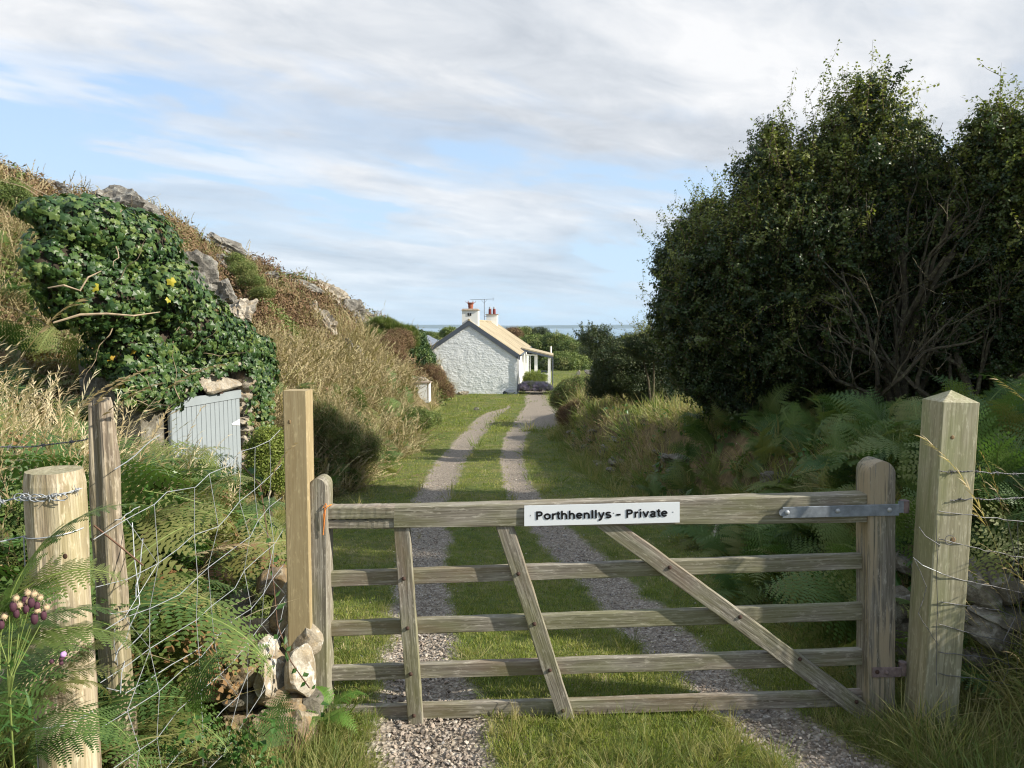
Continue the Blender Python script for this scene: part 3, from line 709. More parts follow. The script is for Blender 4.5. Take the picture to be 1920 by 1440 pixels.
# far headland across the bay: a long low ridge
s = MB(); n = 120; rows = []
for j, (yy, hh) in enumerate([(7600, 0), (7900, .75), (8300, 1), (9200, 1.05), (9700, 0)]):
    for i in range(n):
        x = -4200 + i * 62; f = min(1, max(0, (x + 4200) / 500)) * (1 - .0 * i)
        z = -22 + (30 + 16 * vnoise(x / 900., 3.3, 7) + 8 * vnoise(x / 240., 1.1, 9)) * hh * (0.75 + .45 * vnoise(x / 2300., 8, 2)); rows.append((x, yy, float(z)))
fs = [(j * n + i, j * n + i + 1, (j + 1) * n + i + 1, (j + 1) * n + i) for j in range(4) for i in range(n - 1)]
s.add(rows, fs); tag(s.obj('headland', M['far_land'], smooth=True), kind='structure')

# ================================================================ THE GATE
GY = 2.85
def g(px, py, dy=0): return at(px, py, GY + dy)
gate = empty('field_gate', (at(1650, 1350, GY).x, GY, at(1650, 1350, GY).z), 'weathered five-bar wooden field gate closed across the track, with one long diagonal brace', 'gate')
def rail(l, r, wl, wr, th=.045, dy=0.0, name='rail', mat='gate_wood', **k):
    """l, r: pixel of the rail's top edge at its two ends; wl, wr: pixel heights there"""
    a = (g(*l, dy) + g(l[0], l[1] + wl, dy)) / 2; b = (g(*r, dy) + g(r[0], r[1] + wr, dy)) / 2
    w0 = wl / FPX * (GY + dy); w1 = wr / FPX * (GY + dy)
    return board(name, a, b, w0, th, M[mat], gate, w1=w1, seg=24, **k)
XL, XR = 612, 1628
# top rail: deep behind the sign, with a thinner piece let in on the left
rail((738, 951), (1629, 926), 40, 55, .07, -.030, 'top_rail')
rail((606, 975), (740, 973), 17, 19, .058, -.024, 'top_rail')
rail((606, 952), (739, 951), 23, 22, .07, -.031, 'top_rail_splice')
for l, r, wl, wr in (((612, 1073), (1625, 1038), 29, 30), ((612, 1167), (1625, 1131), 28, 33), ((612, 1251), (1625, 1217), 28, 32), ((616, 1326), (1618, 1295), 30, 31)):
    rail(l, r, wl, wr, .03, .012)
def post_round(name, x0, x1, ytop, ybot, th, dy, mat, lean=0):
    """a stile with a rounded top, front face between the two pixel columns"""
    a = g((x0 + x1) / 2, ybot, dy); b = g((x0 + x1) / 2 + lean, ytop, dy); w = (x1 - x0) / FPX * (GY + dy); L = (b - a).length; r = w / 2; s = MB(); n = 26; pr = []
    for i in range(n + 1):
        f = i / n; x = f * (L - r) if f < .999 else L - r; pr.append((x, 1))
    for q in range(1, 9): an = q / 8 * math.pi / 2; pr.append((L - r + r * math.sin(an), max(.04, math.cos(an))))
    rings = []; rj = random.Random(len(name) + int(x0)); m = 8; bv = .006
    for x, f in pr:
        ww = r * f; j = rj.uniform(-.001, .001)
        rings += [(x, y, z + j) for z, y in ((-ww, bv), (-ww + bv * f, 0), (ww - bv * f, 0), (ww, bv), (ww, th - bv), (ww - bv * f, th), (-ww + bv * f, th), (-ww, th - bv))]
    k = len(pr); fs = [(i * m + q, (i + 1) * m + q, (i + 1) * m + (q + 1) % m, i * m + (q + 1) % m) for i in range(k - 1) for q in range(m)] + [tuple(range(m)), tuple((k - 1) * m + q for q in range(m))[::-1]]
    s.add(rings, fs); o = bpy.data.objects.new(name, s.mesh(name, M[mat])); return place(o, gate, basis(a, b, (-1, 0, 0)))
post_round('hanging_stile', 1628, 1681, 865, 1356, .11, -.042, 'stile_wood')['label'] = 'rounded right-hand stile that carries the hinges'
post_round('meeting_stile', 582, 616, 898, 1345, .10, -.045, 'gate_wood', lean=-3)['label'] = 'rounded left-hand stile beside the new post'
def brace(t, b, wt, wb, dy=-.022, th=.032, mat='gate_wood', cut=0):
    a, c = g(*t, dy), g(*b, dy); ww = wt / FPX * GY; wb = wb / FPX * GY
    return board('brace', a, c, ww, th, M[mat], gate, up=(1, 0, 0), w1=wb, seg=20, cut0=cut, cut1=-cut)
brace((752, 975), (780, 1373), 30, 29)
brace((941, 972), (1067, 1365), 32, 31, cut=.012)
brace((1120, 969), (1622, 1338), 32, 34, cut=.0)
def bolt(px, py, dy, r=.0085, mat='rust', parent=None, dome=.6, name='bolt'):
    v, f = ICO[2]; v = v.copy(); v[:, 0] *= r; v[:, 2] *= r; v[:, 1] *= r * dome; s = MB(); s.add(v.tolist(), f)
    o = bpy.data.objects.new(name, s.mesh(name, M[mat], True)); return place(o, parent or gate, Matrix.Translation(g(px, py, dy)))
for px, py in ((757, 1085), (764, 1178), (770, 1264), (776, 1342), (972, 1076), (1002, 1170), (1031, 1257), (1056, 1333), (1256, 1064), (1388, 1157), (1500, 1236), (1606, 1316)):
    bolt(px, py, -.024)
# top strap hinge
def plate(name, l, r, wl, wr, th, dy, mat, parent, seg=16):
    a = (g(*l, dy) + g(l[0], l[1] + wl, dy)) / 2; b = (g(*r, dy) + g(r[0], r[1] + wr, dy)) / 2
    return board(name, a, b, wl / FPX * GY, th, M[mat], parent, w1=wr / FPX * GY, seg=seg, bev=.0012, worn=.0003)
strap = plate('strap_hinge', (1468, 951), (1686, 945), 21, 22, .006, -.050, 'galv', gate)
s = MB(); c = g(1467, 961.5, -.050); s.tube([c, c + Vector((0, .006, 0))], .013, 14); s.obj('strap_tip', M['galv'], strap, loc=c)
for px, py in ((1476, 961), (1571, 958), (1668, 956)): bolt(px, py, -.051, .0098, 'bolt_galv', strap, .55)
s = MB(); c = g(1695, 955, -.03)
s.tube([c + Vector((0, 0, -.024)), c + Vector((0, 0, .024))], .019, 16); s.obj('hinge_eye', M['rust_grey'], strap, loc=c)
s = MB(); s.hexa([tuple(g(1684, 967, d)) for d in (-.046,)] + [tuple(g(1700, 967, -.046)), tuple(g(1700, 967, -.04)), tuple(g(1684, 967, -.04))] + [tuple(g(1684, 945, -.046)), tuple(g(1700, 945, -.046)), tuple(g(1700, 945, -.04)), tuple(g(1684, 945, -.04))]); s.obj('hinge_tongue', M['galv'], strap, loc=c)
low = plate('lower_hinge_plate', (1636, 1252), (1690, 1251), 19, 19, .006, -.049, 'rust_grey', gate)
bolt(1663, 1261, -.050, .0085, 'rust_grey', low); bolt(1645, 1260, -.050, .009, 'rust', low, .25)
s = MB(); c = g(1692, 1254, -.03); s.tube([c + Vector((0, 0, -.027)), c + Vector((0, 0, .027))], .015, 14); s.obj('hinge_eye', M['rust_grey'], low, loc=c)
# orange twine tied round the left end of the top rail
s = MB(); a = g(613, 946, -.035)
s.tube([g(607, 990, -.052), g(607, 965, -.054), g(609, 953, -.055), g(617, 948, -.04), g(622, 946, .02)], .0022, 6)
s.tube([g(606, 1003, -.052), g(608, 980, -.055), g(610, 956, -.054), g(614, 950, -.056), g(611, 944, -.05), g(606, 952, -.052)], .0018, 6)
tag(s.obj('twine', M['twine'], loc=a), 'frayed orange twine knotted where the gate top meets its left stile', 'twine')

# sign screwed to the top rail
c0, c1, c2, c3 = g(983, 986, -.034), g(1274, 979, -.034), g(1274, 941, -.034), g(983, 948, -.034)
up = Vector((0, -.004, 0)); sg_o = (c0 + c1 + c2 + c3) / 4
s = MB(); s.hexa([c0 + up, c1 + up, c1, c0, c3 + up, c2 + up, c2, c3])
sign = s.obj('gate_sign', M['sign_white'], loc=sg_o); tag(sign, 'long white sign with black lettering fixed to the gate top rail', 'sign')
def arc(cx, cy, rx, ry, a0, a1, n=14): return [(cx + rx * math.cos(math.radians(a0 + (a1 - a0) * i / n)), cy + ry * math.sin(math.radians(a0 + (a1 - a0) * i / n))) for i in range(n + 1)]
W_ = .145; XH = .52; CAPH = .72; h2 = W_ / 2
GLY = {   # stroke centre lines of a bold grotesque alphabet, in ems; advance
 'P': (.64, [[(.14, 0), (.14, CAPH)], [(.14, CAPH - h2), (.36, CAPH - h2)] + arc(.36, .50, .155, CAPH - h2 - .50, 90, -90) + [(.14, .50 - (CAPH - h2 - .50))]]),
 'o': (.60, [arc(.30, XH / 2, .205, XH / 2 - h2 + .012, 0, 360, 30)]), 'r': (.39, [[(.13, 0), (.13, XH)], [(.13, .26)] + arc(.36, .26, .23, XH - h2 - .26 + .012, 170, 88, 8)]),
 't': (.33, [[(.165, XH + .14), (.165, .16)] + arc(.265, .16, .10, .095, 180, 275, 8) + [(.31, .062)], [(.02, XH - .05), (.31, XH - .05)]]),
 'h': (.60, [[(.13, 0), (.13, CAPH)], [(.13, .28)] + arc(.30, .28, .17, XH - h2 - .28 + .012, 180, 0) + [(.47, 0)]]), 'n': (.60, [[(.13, 0), (.13, XH)], [(.13, .28)] + arc(.30, .28, .17, XH - h2 - .28 + .012, 180, 0) + [(.47, 0)]]),
 'e': (.56, [[(.09, .265), (.47, .265)], arc(.28, XH / 2, .19, XH / 2 - h2 + .012, 0, 322, 26)]), 'l': (.28, [[(.14, 0), (.14, CAPH)]]), 'i': (.28, [[(.14, 0), (.14, XH)], [(.14, CAPH - .12), (.14, CAPH)]]),
 'y': (.56, [[(.075, XH), (.28, .03)], [(.485, XH), (.29, .0), (.22, -.12), (.15, -.145), (.06, -.14)]]), 'v': (.56, [[(.075, XH), (.28, .03)], [(.485, XH), (.28, .03)]]),
 's': (.55, [arc(.275, .385, .155, .092, 15, 180, 12) + arc(.255, .30, .135, .03, 190, 230, 3) + arc(.29, .21, .14, .045, 95, 40, 4) + arc(.275, .145, .175, .098, 20, -165, 14)]),
 'a': (.56, [arc(.26, .37, .155, .096, 165, 0, 10) + [(.415, .37), (.415, .08), (.46, 0)], arc(.26, .155, .155, .108, 20, 340, 22)]), '-': (.333, [[(.03, .27), (.30, .27)]]), ' ': (.28, [])}
def stroke(s, pts, w, M3):
    k = len(pts); out = []
    for i, p in enumerate(pts):
        a = Vector(pts[max(i - 1, 0)]); b = Vector(pts[min(i + 1, k - 1)]); t = (b - a).normalized(); n_ = Vector((-t.y, t.x)) * w / 2
        for z in (0, .001): out += [M3(p[0] + n_.x, p[1] + n_.y, z), M3(p[0] - n_.x, p[1] - n_.y, z)]
    fs = []
    for i in range(k - 1):
        o_ = 4 * i; fs += [(o_ + 2, o_ + 3, o_ + 7, o_ + 6), (o_, o_ + 2, o_ + 6, o_ + 4), (o_ + 1, o_ + 5, o_ + 7, o_ + 3)]
    s.add(out, fs)
def lettering(text, px_l, base_l, base_r, px_r):
    a, b = g(px_l, base_l, -.0383), g(px_r, base_r, -.0383); X = (b - a).normalized(); Zv = Vector((0, 0, 1)); Zv = (Zv - X * Zv.dot(X)).normalized(); N = X.cross(Zv)
    lead = .07; tot = sum(GLY[c][0] for c in text) - lead - .06; k = (b - a).length / tot; kv = 16.2 / FPX * GY / CAPH; x = -lead; n_ = 0
    for ch_ in text:
        s = MB()
        for q in GLY[ch_][1]:
            n_ += 1; stroke(s, q, W_, lambda u, v, z, x=x, n_=n_: a + X * (x + u) * k + Zv * v * kv + N * (.0003 + .0001 * (n_ % 3) + z))
        x += GLY[ch_][0]
        if s.v: s.obj('letter', M['sign_black'], sign, loc=a)
lettering('Porthhenllys', 1005.5, 974.5, 971.0, 1146); lettering('-', 1157, 971.0, 970.8, 1163); lettering('Private', 1174.5, 970.8, 968.5, 1251)
for px, py in ((995, 966.5), (1151, 962), (1262, 960)):
    s = MB(); c = g(px, py, -.0385); s.add([c + Vector((-.0028, 0, -.0022)), c + Vector((.0028, 0, -.0022)), c + Vector((0, 0, .0034)), c + Vector((.0, -.0015, 0))], [(0, 1, 3), (1, 2, 3), (2, 0, 3)]); s.obj('nail', M['nail'], sign, loc=c)

# ================================================================ GATE POSTS
def square_post(name, x, y, w, z0, z1, mat, label, cap=0.0, lean=(0, 0)):
    s = MB(); n = 18; rings = []; b = .004; h = w / 2; L = z1 - z0 - cap
    for i in range(n + 1):
        X = L * i / n; rings += [(X, p, q) for p, q in ((-h, -h + b), (-h, h - b), (-h + b, h), (h - b, h), (h, h - b), (h, -h + b), (h - b, -h), (-h + b, -h))]
    m = 8; fs = [(i * m + q, (i + 1) * m + q, (i + 1) * m + (q + 1) % m, i * m + (q + 1) % m) for i in range(n) for q in range(m)]
    if cap: rings.append((L + cap, 0, 0)); a = len(rings) - 1; fs += [(n * m + q, a, n * m + (q + 1) % m) for q in range(m)]
    else: fs.append(tuple(n * m + q for q in range(m))[::-1])
    s.add(rings, fs); o = bpy.data.objects.new(name, s.mesh(name, M[mat])); p0 = Vector((x, y, z0))
    place(o, None, basis(p0, p0 + Vector((lean[0], lean[1], 1)), (0, 1, 0)))
    return tag(o, label, 'gate post')
# right post: front corner line at photo column 1752
rp = at(1752, 1000, 2.70); RW = .140
post_r = square_post('gate_post', rp.x + RW / 2 - .016, 2.70 + RW / 2, RW, -.25, at(1765, 731, 2.77).z, 'post_green', 'thick square gate post with a pyramid top, green with algae, right of the gate', cap=.042, lean=(.016, 0))
lp = at(527, 735, 2.78)
post_l = square_post('gate_post', (at(527, 800, 2.78).x + at(574, 800, 2.78).x) / 2, 2.78 + .046, .092, -.3, at(550, 733, 2.78).z, 'post_new', 'tall new sawn timber post with a flat top, left of the gate', lean=(.004, 0))
def knot(parent, c, r, mats=('rust',), sx=.6):
    v, f = ICO[2]; v = v * np.array([r * sx, .002, r]); s = MB(); s.add(v.tolist(), f); o = bpy.data.objects.new('knot', s.mesh('knot', M[mats[0]], True)); return place(o, parent, Matrix.Translation(c))
M['knot'] = simple('wood_knot', (.22, .15, .08), .8, .4, 90); M['knot_dark'] = simple('dark_wood_knot', (.07, .04, .025), .9, .4, 60)
knot(post_l, at(543, 791, 2.78), .009, ('knot',)); knot(post_r, at(1786, 820, 2.70), .008, ('knot',), 1); knot(post_r, at(1787, 1012, 2.70), .011, ('knot',), 1)
# drying cracks down the right post's left face
s = MB(); xx = at(1752, 1000, 2.70).x - .016
for (ya, za, zb) in ((2.70 + .085, .05, 1.28),):
    pts = [Vector((xx + .016 * z - .0005, ya + .003 * math.sin(z * 9), z)) for z in np.linspace(za, zb, 14)]
    s.tube(pts, [.0012 + .001 * math.sin(i) ** 2 for i in range(14)], 4)
s.obj('crack', M['dark_gap'], post_r)
# hinge pins on the right post
for (px, py, dz) in ((1720, 968, 0), (1718, 1265, 0)):
    c = Vector((at(1735, py, 2.76).x - .004, 2.765, at(1720, py, 2.76).z)); eye = g(1695 if py < 1000 else 1692, py - (1 if py < 1000 else 6), -.03)
    s = MB(); s.box(c.x - .006, c.x + .002, c.y - .022, c.y + .022, c.z - .024, c.z + .024); o = s.obj('hinge_pin_plate', M['rust_grey'], post_r, loc=c)
    s = MB(); s.tube([c, c.lerp(eye, .55) + Vector((0, 0, -.006)), Vector((eye.x, eye.y, c.z - .012)), Vector((eye.x, eye.y, eye.z + .03))], [.009, .009, .010, .0075], 10); s.obj('hinge_pin', M['rust'], o, loc=c)
# ================================================================ LEFT FENCE
def log_post(name, p0, p1, r0, r1, mat, rough=.004, seed=1, flat=1.0, segs=60, n=40, end='log_end', notch=False):
    """a round post: X along its length, fibres and checks carved into its outline"""
    p0, p1 = Vector(p0), Vector(p1); L = (p1 - p0).length; s = MB(); rings = []
    th = np.linspace(0, 2 * np.pi, n, endpoint=False)
    for i in range(segs + 1):
        f = i / segs; r = r0 + (r1 - r0) * f
        fib = (fbm(th * 9 + seed, np.full(n, f * L * 1.5), seed, 3) - .5) * rough * 2.4 + (fbm(np.cos(th) * 1.5 + 5, np.sin(th) * 1.5 + f * L * 3, seed + 9, 3) - .5) * rough * 5
        ck = -np.exp(-((th - 4.3 - .06 * math.sin(f * 6)) / .05) ** 2) * rough * 1.6 - np.exp(-((th - 3.3 - .05 * math.sin(f * 4 + 1)) / .05) ** 2) * rough * 1.6 * (f < .8)
        rr_ = r + fib + ck
        if notch: rr_ = rr_ - rough * 7 * np.maximum(0, fbm(np.cos(th) + 3, np.sin(th) + f * L * 2.2, seed + 3, 2) - .55)
        e = 1 if i < segs else .93
        rings += [(f * L, float(a), float(b)) for a, b in zip(np.cos(th) * rr_ * e, np.sin(th) * rr_ * e * flat)]
    fs = [(i * n + q, (i + 1) * n + q, (i + 1) * n + (q + 1) % n, i * n + (q + 1) % n) for i in range(segs) for q in range(n)]
    mi = [0] * len(fs); c = len(rings); rings.append((L - .002, 0, 0)); fs += [(segs * n + q, c, segs * n + (q + 1) % n) for q in range(n)]
    s.v = rings; s.f = fs; s.mi = mi + [1] * n
    o = bpy.data.objects.new(name, s.mesh(name, [M[mat], M[end]])); return o, basis(p0, p1, (0, 1, 0))
F0 = Vector((-.975, 1.60, 0)); 
fence_l = empty('wire_fence', (-.98, 1.6, hz(-.98, 1.6)), 'wire netting fence with a thick round bleached post, left of the gate', 'fence')
o, Mx = log_post('round_post', (-1.045, 1.63, -.5), (-1.05, 1.63, at(118, 881, 1.63).z), .062, .0605, 'log', .0035, 3); place(o, fence_l, Mx); o['label'] = 'thick round bleached timber post with a flat top'
RPX, RPY = -1.047, 1.63
# knot on the round post
c = at(122, 1043, RPY - .0605); v, f = ICO[2]; s = MB(); s.add((v * np.array([.0055, .002, .0065])).tolist(), f); k = bpy.data.objects.new('knot', s.mesh('knot', M['knot_dark'], True)); place(k, o, Matrix.Translation(c))
o, Mx = log_post('old_post', at(234, 1520, 1.95), at(186, 746, 2.05), .047, .032, 'old_post', .007, 11, .7, notch=True, end='old_post'); place(o, fence_l, Mx); o['label'] = 'old split grey post leaning behind the round post'
# slanting strut in the lower left corner
a, b = at(-40, 1330, 1.45), at(112, 1205, 1.60); o, Mx = log_post('strut', a, b, .034, .034, 'log', .002, 15, segs=20, n=20); place(o, fence_l, Mx)
def wob(a, b, n, sag, j, rn):
    a, b = Vector(a), Vector(b); out = []
    for i in range(n + 1):
        f = i / n; p = a.lerp(b, f); p.z -= sag * 4 * f * (1 - f)
        if 0 < i < n: p += Vector((rn.uniform(-j, j), rn.uniform(-j, j), rn.uniform(-j, j)))
        out.append(p)
    return out
def wire(pts, r, mat, parent, name='wire'):
    s = MB(); s.tube(pts, r, 5); return s.obj(name, M[mat], parent)
def barbed(pts, parent, mat='wire', step=.11, r=.0013):
    """two strands twisted together with a barb every few inches, as one part"""
    s = MB(); P = [Vector(p) for p in pts]; d = [0]
    for a, b in zip(P, P[1:]): d.append(d[-1] + (b - a).length)
    def pos(t):
        for i in range(len(P) - 1):
            if t <= d[i + 1] or i == len(P) - 2: return P[i].lerp(P[i + 1], (t - d[i]) / max(1e-6, d[i + 1] - d[i])), (P[i + 1] - P[i]).normalized()
    n = int(d[-1] / .008); A, B = [], []
    for i in range(n + 1):
        p, t = pos(d[-1] * i / n); u = t.orthogonal().normalized(); v = t.cross(u); an = d[-1] * i / n / .03 * 6.283
        o2 = (u * math.cos(an) + v * math.sin(an)) * r * 1.1; A.append(p + o2); B.append(p - o2)
    s.tube(A, r, 4); s.tube(B, r, 4); q = step * .4
    while q < d[-1]:
        p, t = pos(q); u = t.orthogonal().normalized(); v = t.cross(u)
        for k in range(2):
            an = rr.uniform(0, 3.14); e = u * math.cos(an) + v * math.sin(an); s.tube([p + t * .004 * k - e * .014 - t * .003, p + t * .004 * k, p + t * .004 * k + e * .014 + t * .003], [.0004, r, .0004], 4)
        s.tube([p + (u * math.cos(w) + v * math.sin(w)) * r * 3 + t * w * .0009 for w in np.linspace(0, 12, 20)], r * .8, 4); q += step * U(.85, 1.15)
    return s.obj('barbed_wire', M[mat], parent)
rn = random.Random(5)
FA, FB = Vector((-.985, 1.66, 0)), Vector((-.905, 2.80, 0))
hts = [(1.10, 1.20), (.985, 1.06), (.87, .93), (.75, .80), (.64, .66), (.52, .53), (.40, .40), (.28, .27)]
grid = []
for k, (za, zb) in enumerate(hts):
    a, b = FA.copy(), FB.copy(); a.z, b.z = za, zb; p = wob(a, b, 10, .05 - .04 * (k == 0), .014, rn); grid.append(p); wire(p, .0011, 'wire', fence_l, 'line_wire')
for i in (1, 2, 4, 5, 7, 8, 9):
    wire([grid[k][min(10, max(0, i + (rn.random() < .12)))] + Vector((rn.uniform(-.004, .004), 0, 0)) for k in range(len(grid))], .0009, 'wire', fence_l, 'stay_wire')
# round the post: barbed wire above, plain wire below, and on to the left
def around(z0, z1, zl, r=.0655):
    pts = [Vector((-2.1, 1.50, zl)), Vector((RPX - .10, 1.585, (zl + z0) / 2))]
    for an in np.linspace(200, 350, 12): a = math.radians(an); pts.append(Vector((RPX + r * math.cos(a), RPY + r * math.sin(a), z0 + (z1 - z0) * (an - 200) / 150)))
    return pts
bz = at(118, 937, 1.56).z
barbed(around(bz - .004, bz + .012, bz - .02), fence_l, step=.055)
lz = at(118, 1010, 1.56).z; wire(around(lz - .008, lz + .008, lz - .02), .0016, 'wire', fence_l, 'line_wire')
lz2 = at(118, 1368, 1.56).z
barbed(around(lz2 - .006, lz2 + .01, lz2 - .02)[6:], fence_l, step=.06)
for kx in range(3):   # loose ends wound on at the barbed wire
    s = MB(); c = Vector((RPX - .045 + .04 * kx, RPY - .068 + .008 * abs(kx - 1), bz + .004)); s.tube([c + Vector((.016 * math.cos(w) + .002 * w, -.002 - .003 * math.sin(w * 2), .008 * math.sin(w))) for w in np.linspace(0, 11, 30)], .0012, 4); s.obj('wire_loop', M['wire'], fence_l)
wire([Vector((RPX - .05, RPY - .045, lz)), Vector((RPX - .048, RPY - .05, lz - .2)), Vector((RPX - .045, RPY - .045, .55))], .0014, 'wire', fence_l, 'stay_wire')
barbed([Vector((-2.6, 2.15, at(0, 836, 2.1).z - .01)), Vector((-1.42, 2.10, at(60, 838, 2.1).z)), Vector((-1.24, 2.06, at(150, 832, 2.06).z + .01)), Vector((-1.17, 2.03, at(160, 815, 2.03).z))], fence_l, 'wire_dark')
for a, b in (((215, 880), (300, 815)), ((215, 975), (262, 950)), ((240, 1215), (330, 1110)), ((215, 1240), (262, 1130)), ((235, 1300), (425, 1180)), ((205, 1150), (262, 1134)), ((262, 1134), (248, 980)), ((255, 1120), (268, 1010)), ((200, 1290), (262, 1300)), ((215, 1180), (226, 1300)), ((226, 1300), (236, 1200))):
    pa, pb = at(a[0], a[1], 1.9), at(b[0], b[1], 2.02 + (.35 if b[0] > 280 else 0)); wire(wob(pa, pb, 5, .004, .004, rn), .0014, 'wire', fence_l, 'loose_wire')

# ================================================================ RIGHT FENCE
fence_r = empty('wire_fence', (2.0, 2.8, hz(2, 2.8)), 'sagging wire netting with a barbed strand running right from the green gate post', 'fence')
px_r = at(1812, 1000, 2.70).x
def rw(y0, y1, y2, px0=1760):   # pixel heights at the post's face, just past it, at the frame edge
    p = [at(px0, y0, 2.694), at(1822, (y0 * .3 + y1 * .7), 2.70), at(1870, y1 + 3, 2.74), at(1925, y2, 2.8), at(2250, y2 + 20, 3.0)]
    q = []
    for a, b in zip(p, p[1:]): q += wob(a, b, 4, .003, .003, rn)[:-1]
    return q + [p[-1]]
barbed(rw(883, 883, 888, 1762), fence_r, 'wire_dark'); barbed(rw(938, 932, 932, 1782), fence_r, 'wire_dark', .09)
gr = [rw(*q) for q in ((958, 968, 978), (1010, 1032, 1046), (1074, 1098, 1112), (1128, 1140, 1165), (1170, 1195, 1212), (1222, 1232, 1262), (1262, 1275, 1290))]
for p in gr: wire(p, .0015, 'wire_dark', fence_r, 'line_wire')
for i in (9, 11, 13, 15): wire([gr[k][min(i + (k % 2 if i == 9 else 0), len(gr[k]) - 1)] + Vector((rn.uniform(-.012, .012), 0, 0)) for k in range(len(gr))], .0013, 'wire_dark', fence_r, 'stay_wire')
wire([at(1723, 988, 2.71), at(1735, 1005, 2.69), at(1762, 1022, 2.69)], .0014, 'wire_dark', fence_r, 'loose_wire')
wire([at(1712, 1045, 2.72), at(1730, 1060, 2.69), at(1765, 1075, 2.69)], .0014, 'wire', fence_r, 'loose_wire')
wire([at(1780, 1012, 2.69) + Vector((.018 * math.cos(w), -.003, .018 * math.sin(w))) for w in np.linspace(0, 5.6, 16)], .0013, 'wire_dark', fence_r, 'wire_loop')
for a in ((1713, 1046, 1737, 1100), (1737, 1100, 1722, 1150), (1722, 1150, 1760, 1210)): wire(wob(at(a[0], a[1], 2.70), at(a[2], a[3], 2.688), 4, 0, .003, rn), .0012, 'wire_dark', fence_r, 'loose_wire')
wire(wob(at(1757, 975, 2.69), at(1756, 1285, 2.69), 9, 0, .003, rn), .0013, 'wire_dark', fence_r, 'stay_wire')

# ================================================================ STONES
wall_l = empty('dry_stone_wall', (-1.0, 2.75, hz(-1.0, 2.75)), 'tumbled end of a dry stone wall at the foot of the new gate post', 'stone wall')
SL = [((545, 1135), 34, 60, 2.95, 'stone_white', .25), ((575, 1190), 38, 36, 2.86, 'stone_white', 0), ((520, 1180), 20, 50, 3.0, 'stone_grey', .3), ((478, 1200), 52, 38, 2.92, 'stone_warm', 0), ((545, 1160), 42, 30, 2.98, 'stone_warm', .5), ((424, 1178), 30, 22, 2.95, 'stone_white', .2),
      ((568, 1258), 28, 62, 2.74, 'stone_white', .06), ((520, 1290), 40, 24, 2.72, 'stone_warm', .1), ((448, 1222), 40, 26, 2.78, 'stone_warm', -.1), ((555, 1318), 30, 20, 2.7, 'stone_warm', .2), ((470, 1248), 56, 36, 2.74, 'stone_warm', 0), ((508, 1268), 24, 34, 2.70, 'stone_white', -.2), ((536, 1275), 22, 40, 2.76, 'stone_grey', .1), ((515, 1234), 24, 10, 2.78, 'stone_warm', .1), ((430, 1270), 36, 26, 2.7, 'stone_warm', .1), ((400, 1235), 40, 30, 2.85, 'stone_grey', .2), ((502, 1215), 18, 14, 2.74, 'stone_white', .8),
      ((518, 1095), 34, 26, 3.1, 'stone_warm', 0), ((440, 1130), 34, 26, 3.1, 'stone_grey', .3), ((580, 1320), 26, 28, 2.72, 'stone_grey', 0), ((470, 1300), 50, 24, 2.72, 'stone_grey', 0), ((528, 1315), 30, 22, 2.74, 'stone_grey', .4), ((380, 1290), 46, 30, 2.72, 'stone_warm', .2)]
for i, (c, a, b, Y, m, ro) in enumerate(SL):
    rock('stone', at(c[0], c[1], Y), (a / FPX * Y * 1.2, .11, b / FPX * Y * 1.2), M[m], 100 + i, wall_l, (0, ro, 0), 3, .09, 12, .60, .3)
b = rock('boulder', at(535, 1364, 2.62), (.145, .12, .105), M['stone_warm'], 141, None, (.1, .15, .3), 4, .10, 7); tag(b, 'big brown angular boulder in the grass below the tumbled wall', 'boulder')
b = rock('boulder', at(452, 1350, 2.68), (.10, .09, .065), M['stone_warm'], 152, None, (0, .1, .8), 4, .14, 7); tag(b, 'flat brown stone half under grass just left of the big angular boulder', 'boulder')
b = rock('boulder', at(405, 1432, 2.45), (.10, .09, .05), M['stone_white'], 163, None, (0, .1, .1), 4, .12, 7); tag(b, 'pale lichen-spotted stone at the bottom edge left of the gate', 'boulder')
b = rock('boulder', at(1535, 1325, 3.05) , (.035, .04, .03), M['stone_grey'], 171, None, (0, .1, .1), 3, .12, 7); tag(b, 'small grey stone on the gravel under the right end of the gate', 'stone')
# stones of the right-hand wall
wall_r = empty('dry_stone_wall', (2.0, 4.0, hz(2.0, 4)), 'dry stone wall behind the right gate post, continuing along the lawn under ferns and grass', 'stone wall')
SR = [((1845, 1110), 30, 48, 3.05, -.5), ((1885, 1100), 40, 36, 3.0, .6), ((1915, 1095), 30, 40, 3.1, 0), ((1880, 1155), 62, 20, 2.98, .08), ((1838, 1168), 34, 26, 3.0, 0), ((1875, 1195), 60, 34, 2.95, .15), ((1915, 1205), 30, 34, 3.05, 0), ((1845, 1240), 42, 28, 3.0, 0), ((1895, 1248), 40, 30, 2.96, .1), ((1930, 1155), 30, 26, 3.05, 0), ((1870, 1065), 34, 24, 3.1, .3), ((1910, 1050), 36, 20, 3.15, 0), ((1835, 1075), 26, 26, 3.15, 0), ((1850, 1288), 44, 24, 2.95, 0), ((1905, 1292), 44, 26, 2.93, 0), ((1700, 1230), 26, 60, 3.3, 0), ((1690, 1150), 26, 40, 3.4, 0), ((1700, 1310), 30, 30, 3.2, 0)]
for i, (c, a, b, Y, ro) in enumerate(SR): rock('stone', at(c[0], c[1], Y), (a / FPX * Y * 1.1, .12, b / FPX * Y * 1.1), M['stone_grey'], 200 + i, wall_r, (0, ro, 0), 3, .08, 12, .6, .3)
k = 0; yy = 3.6
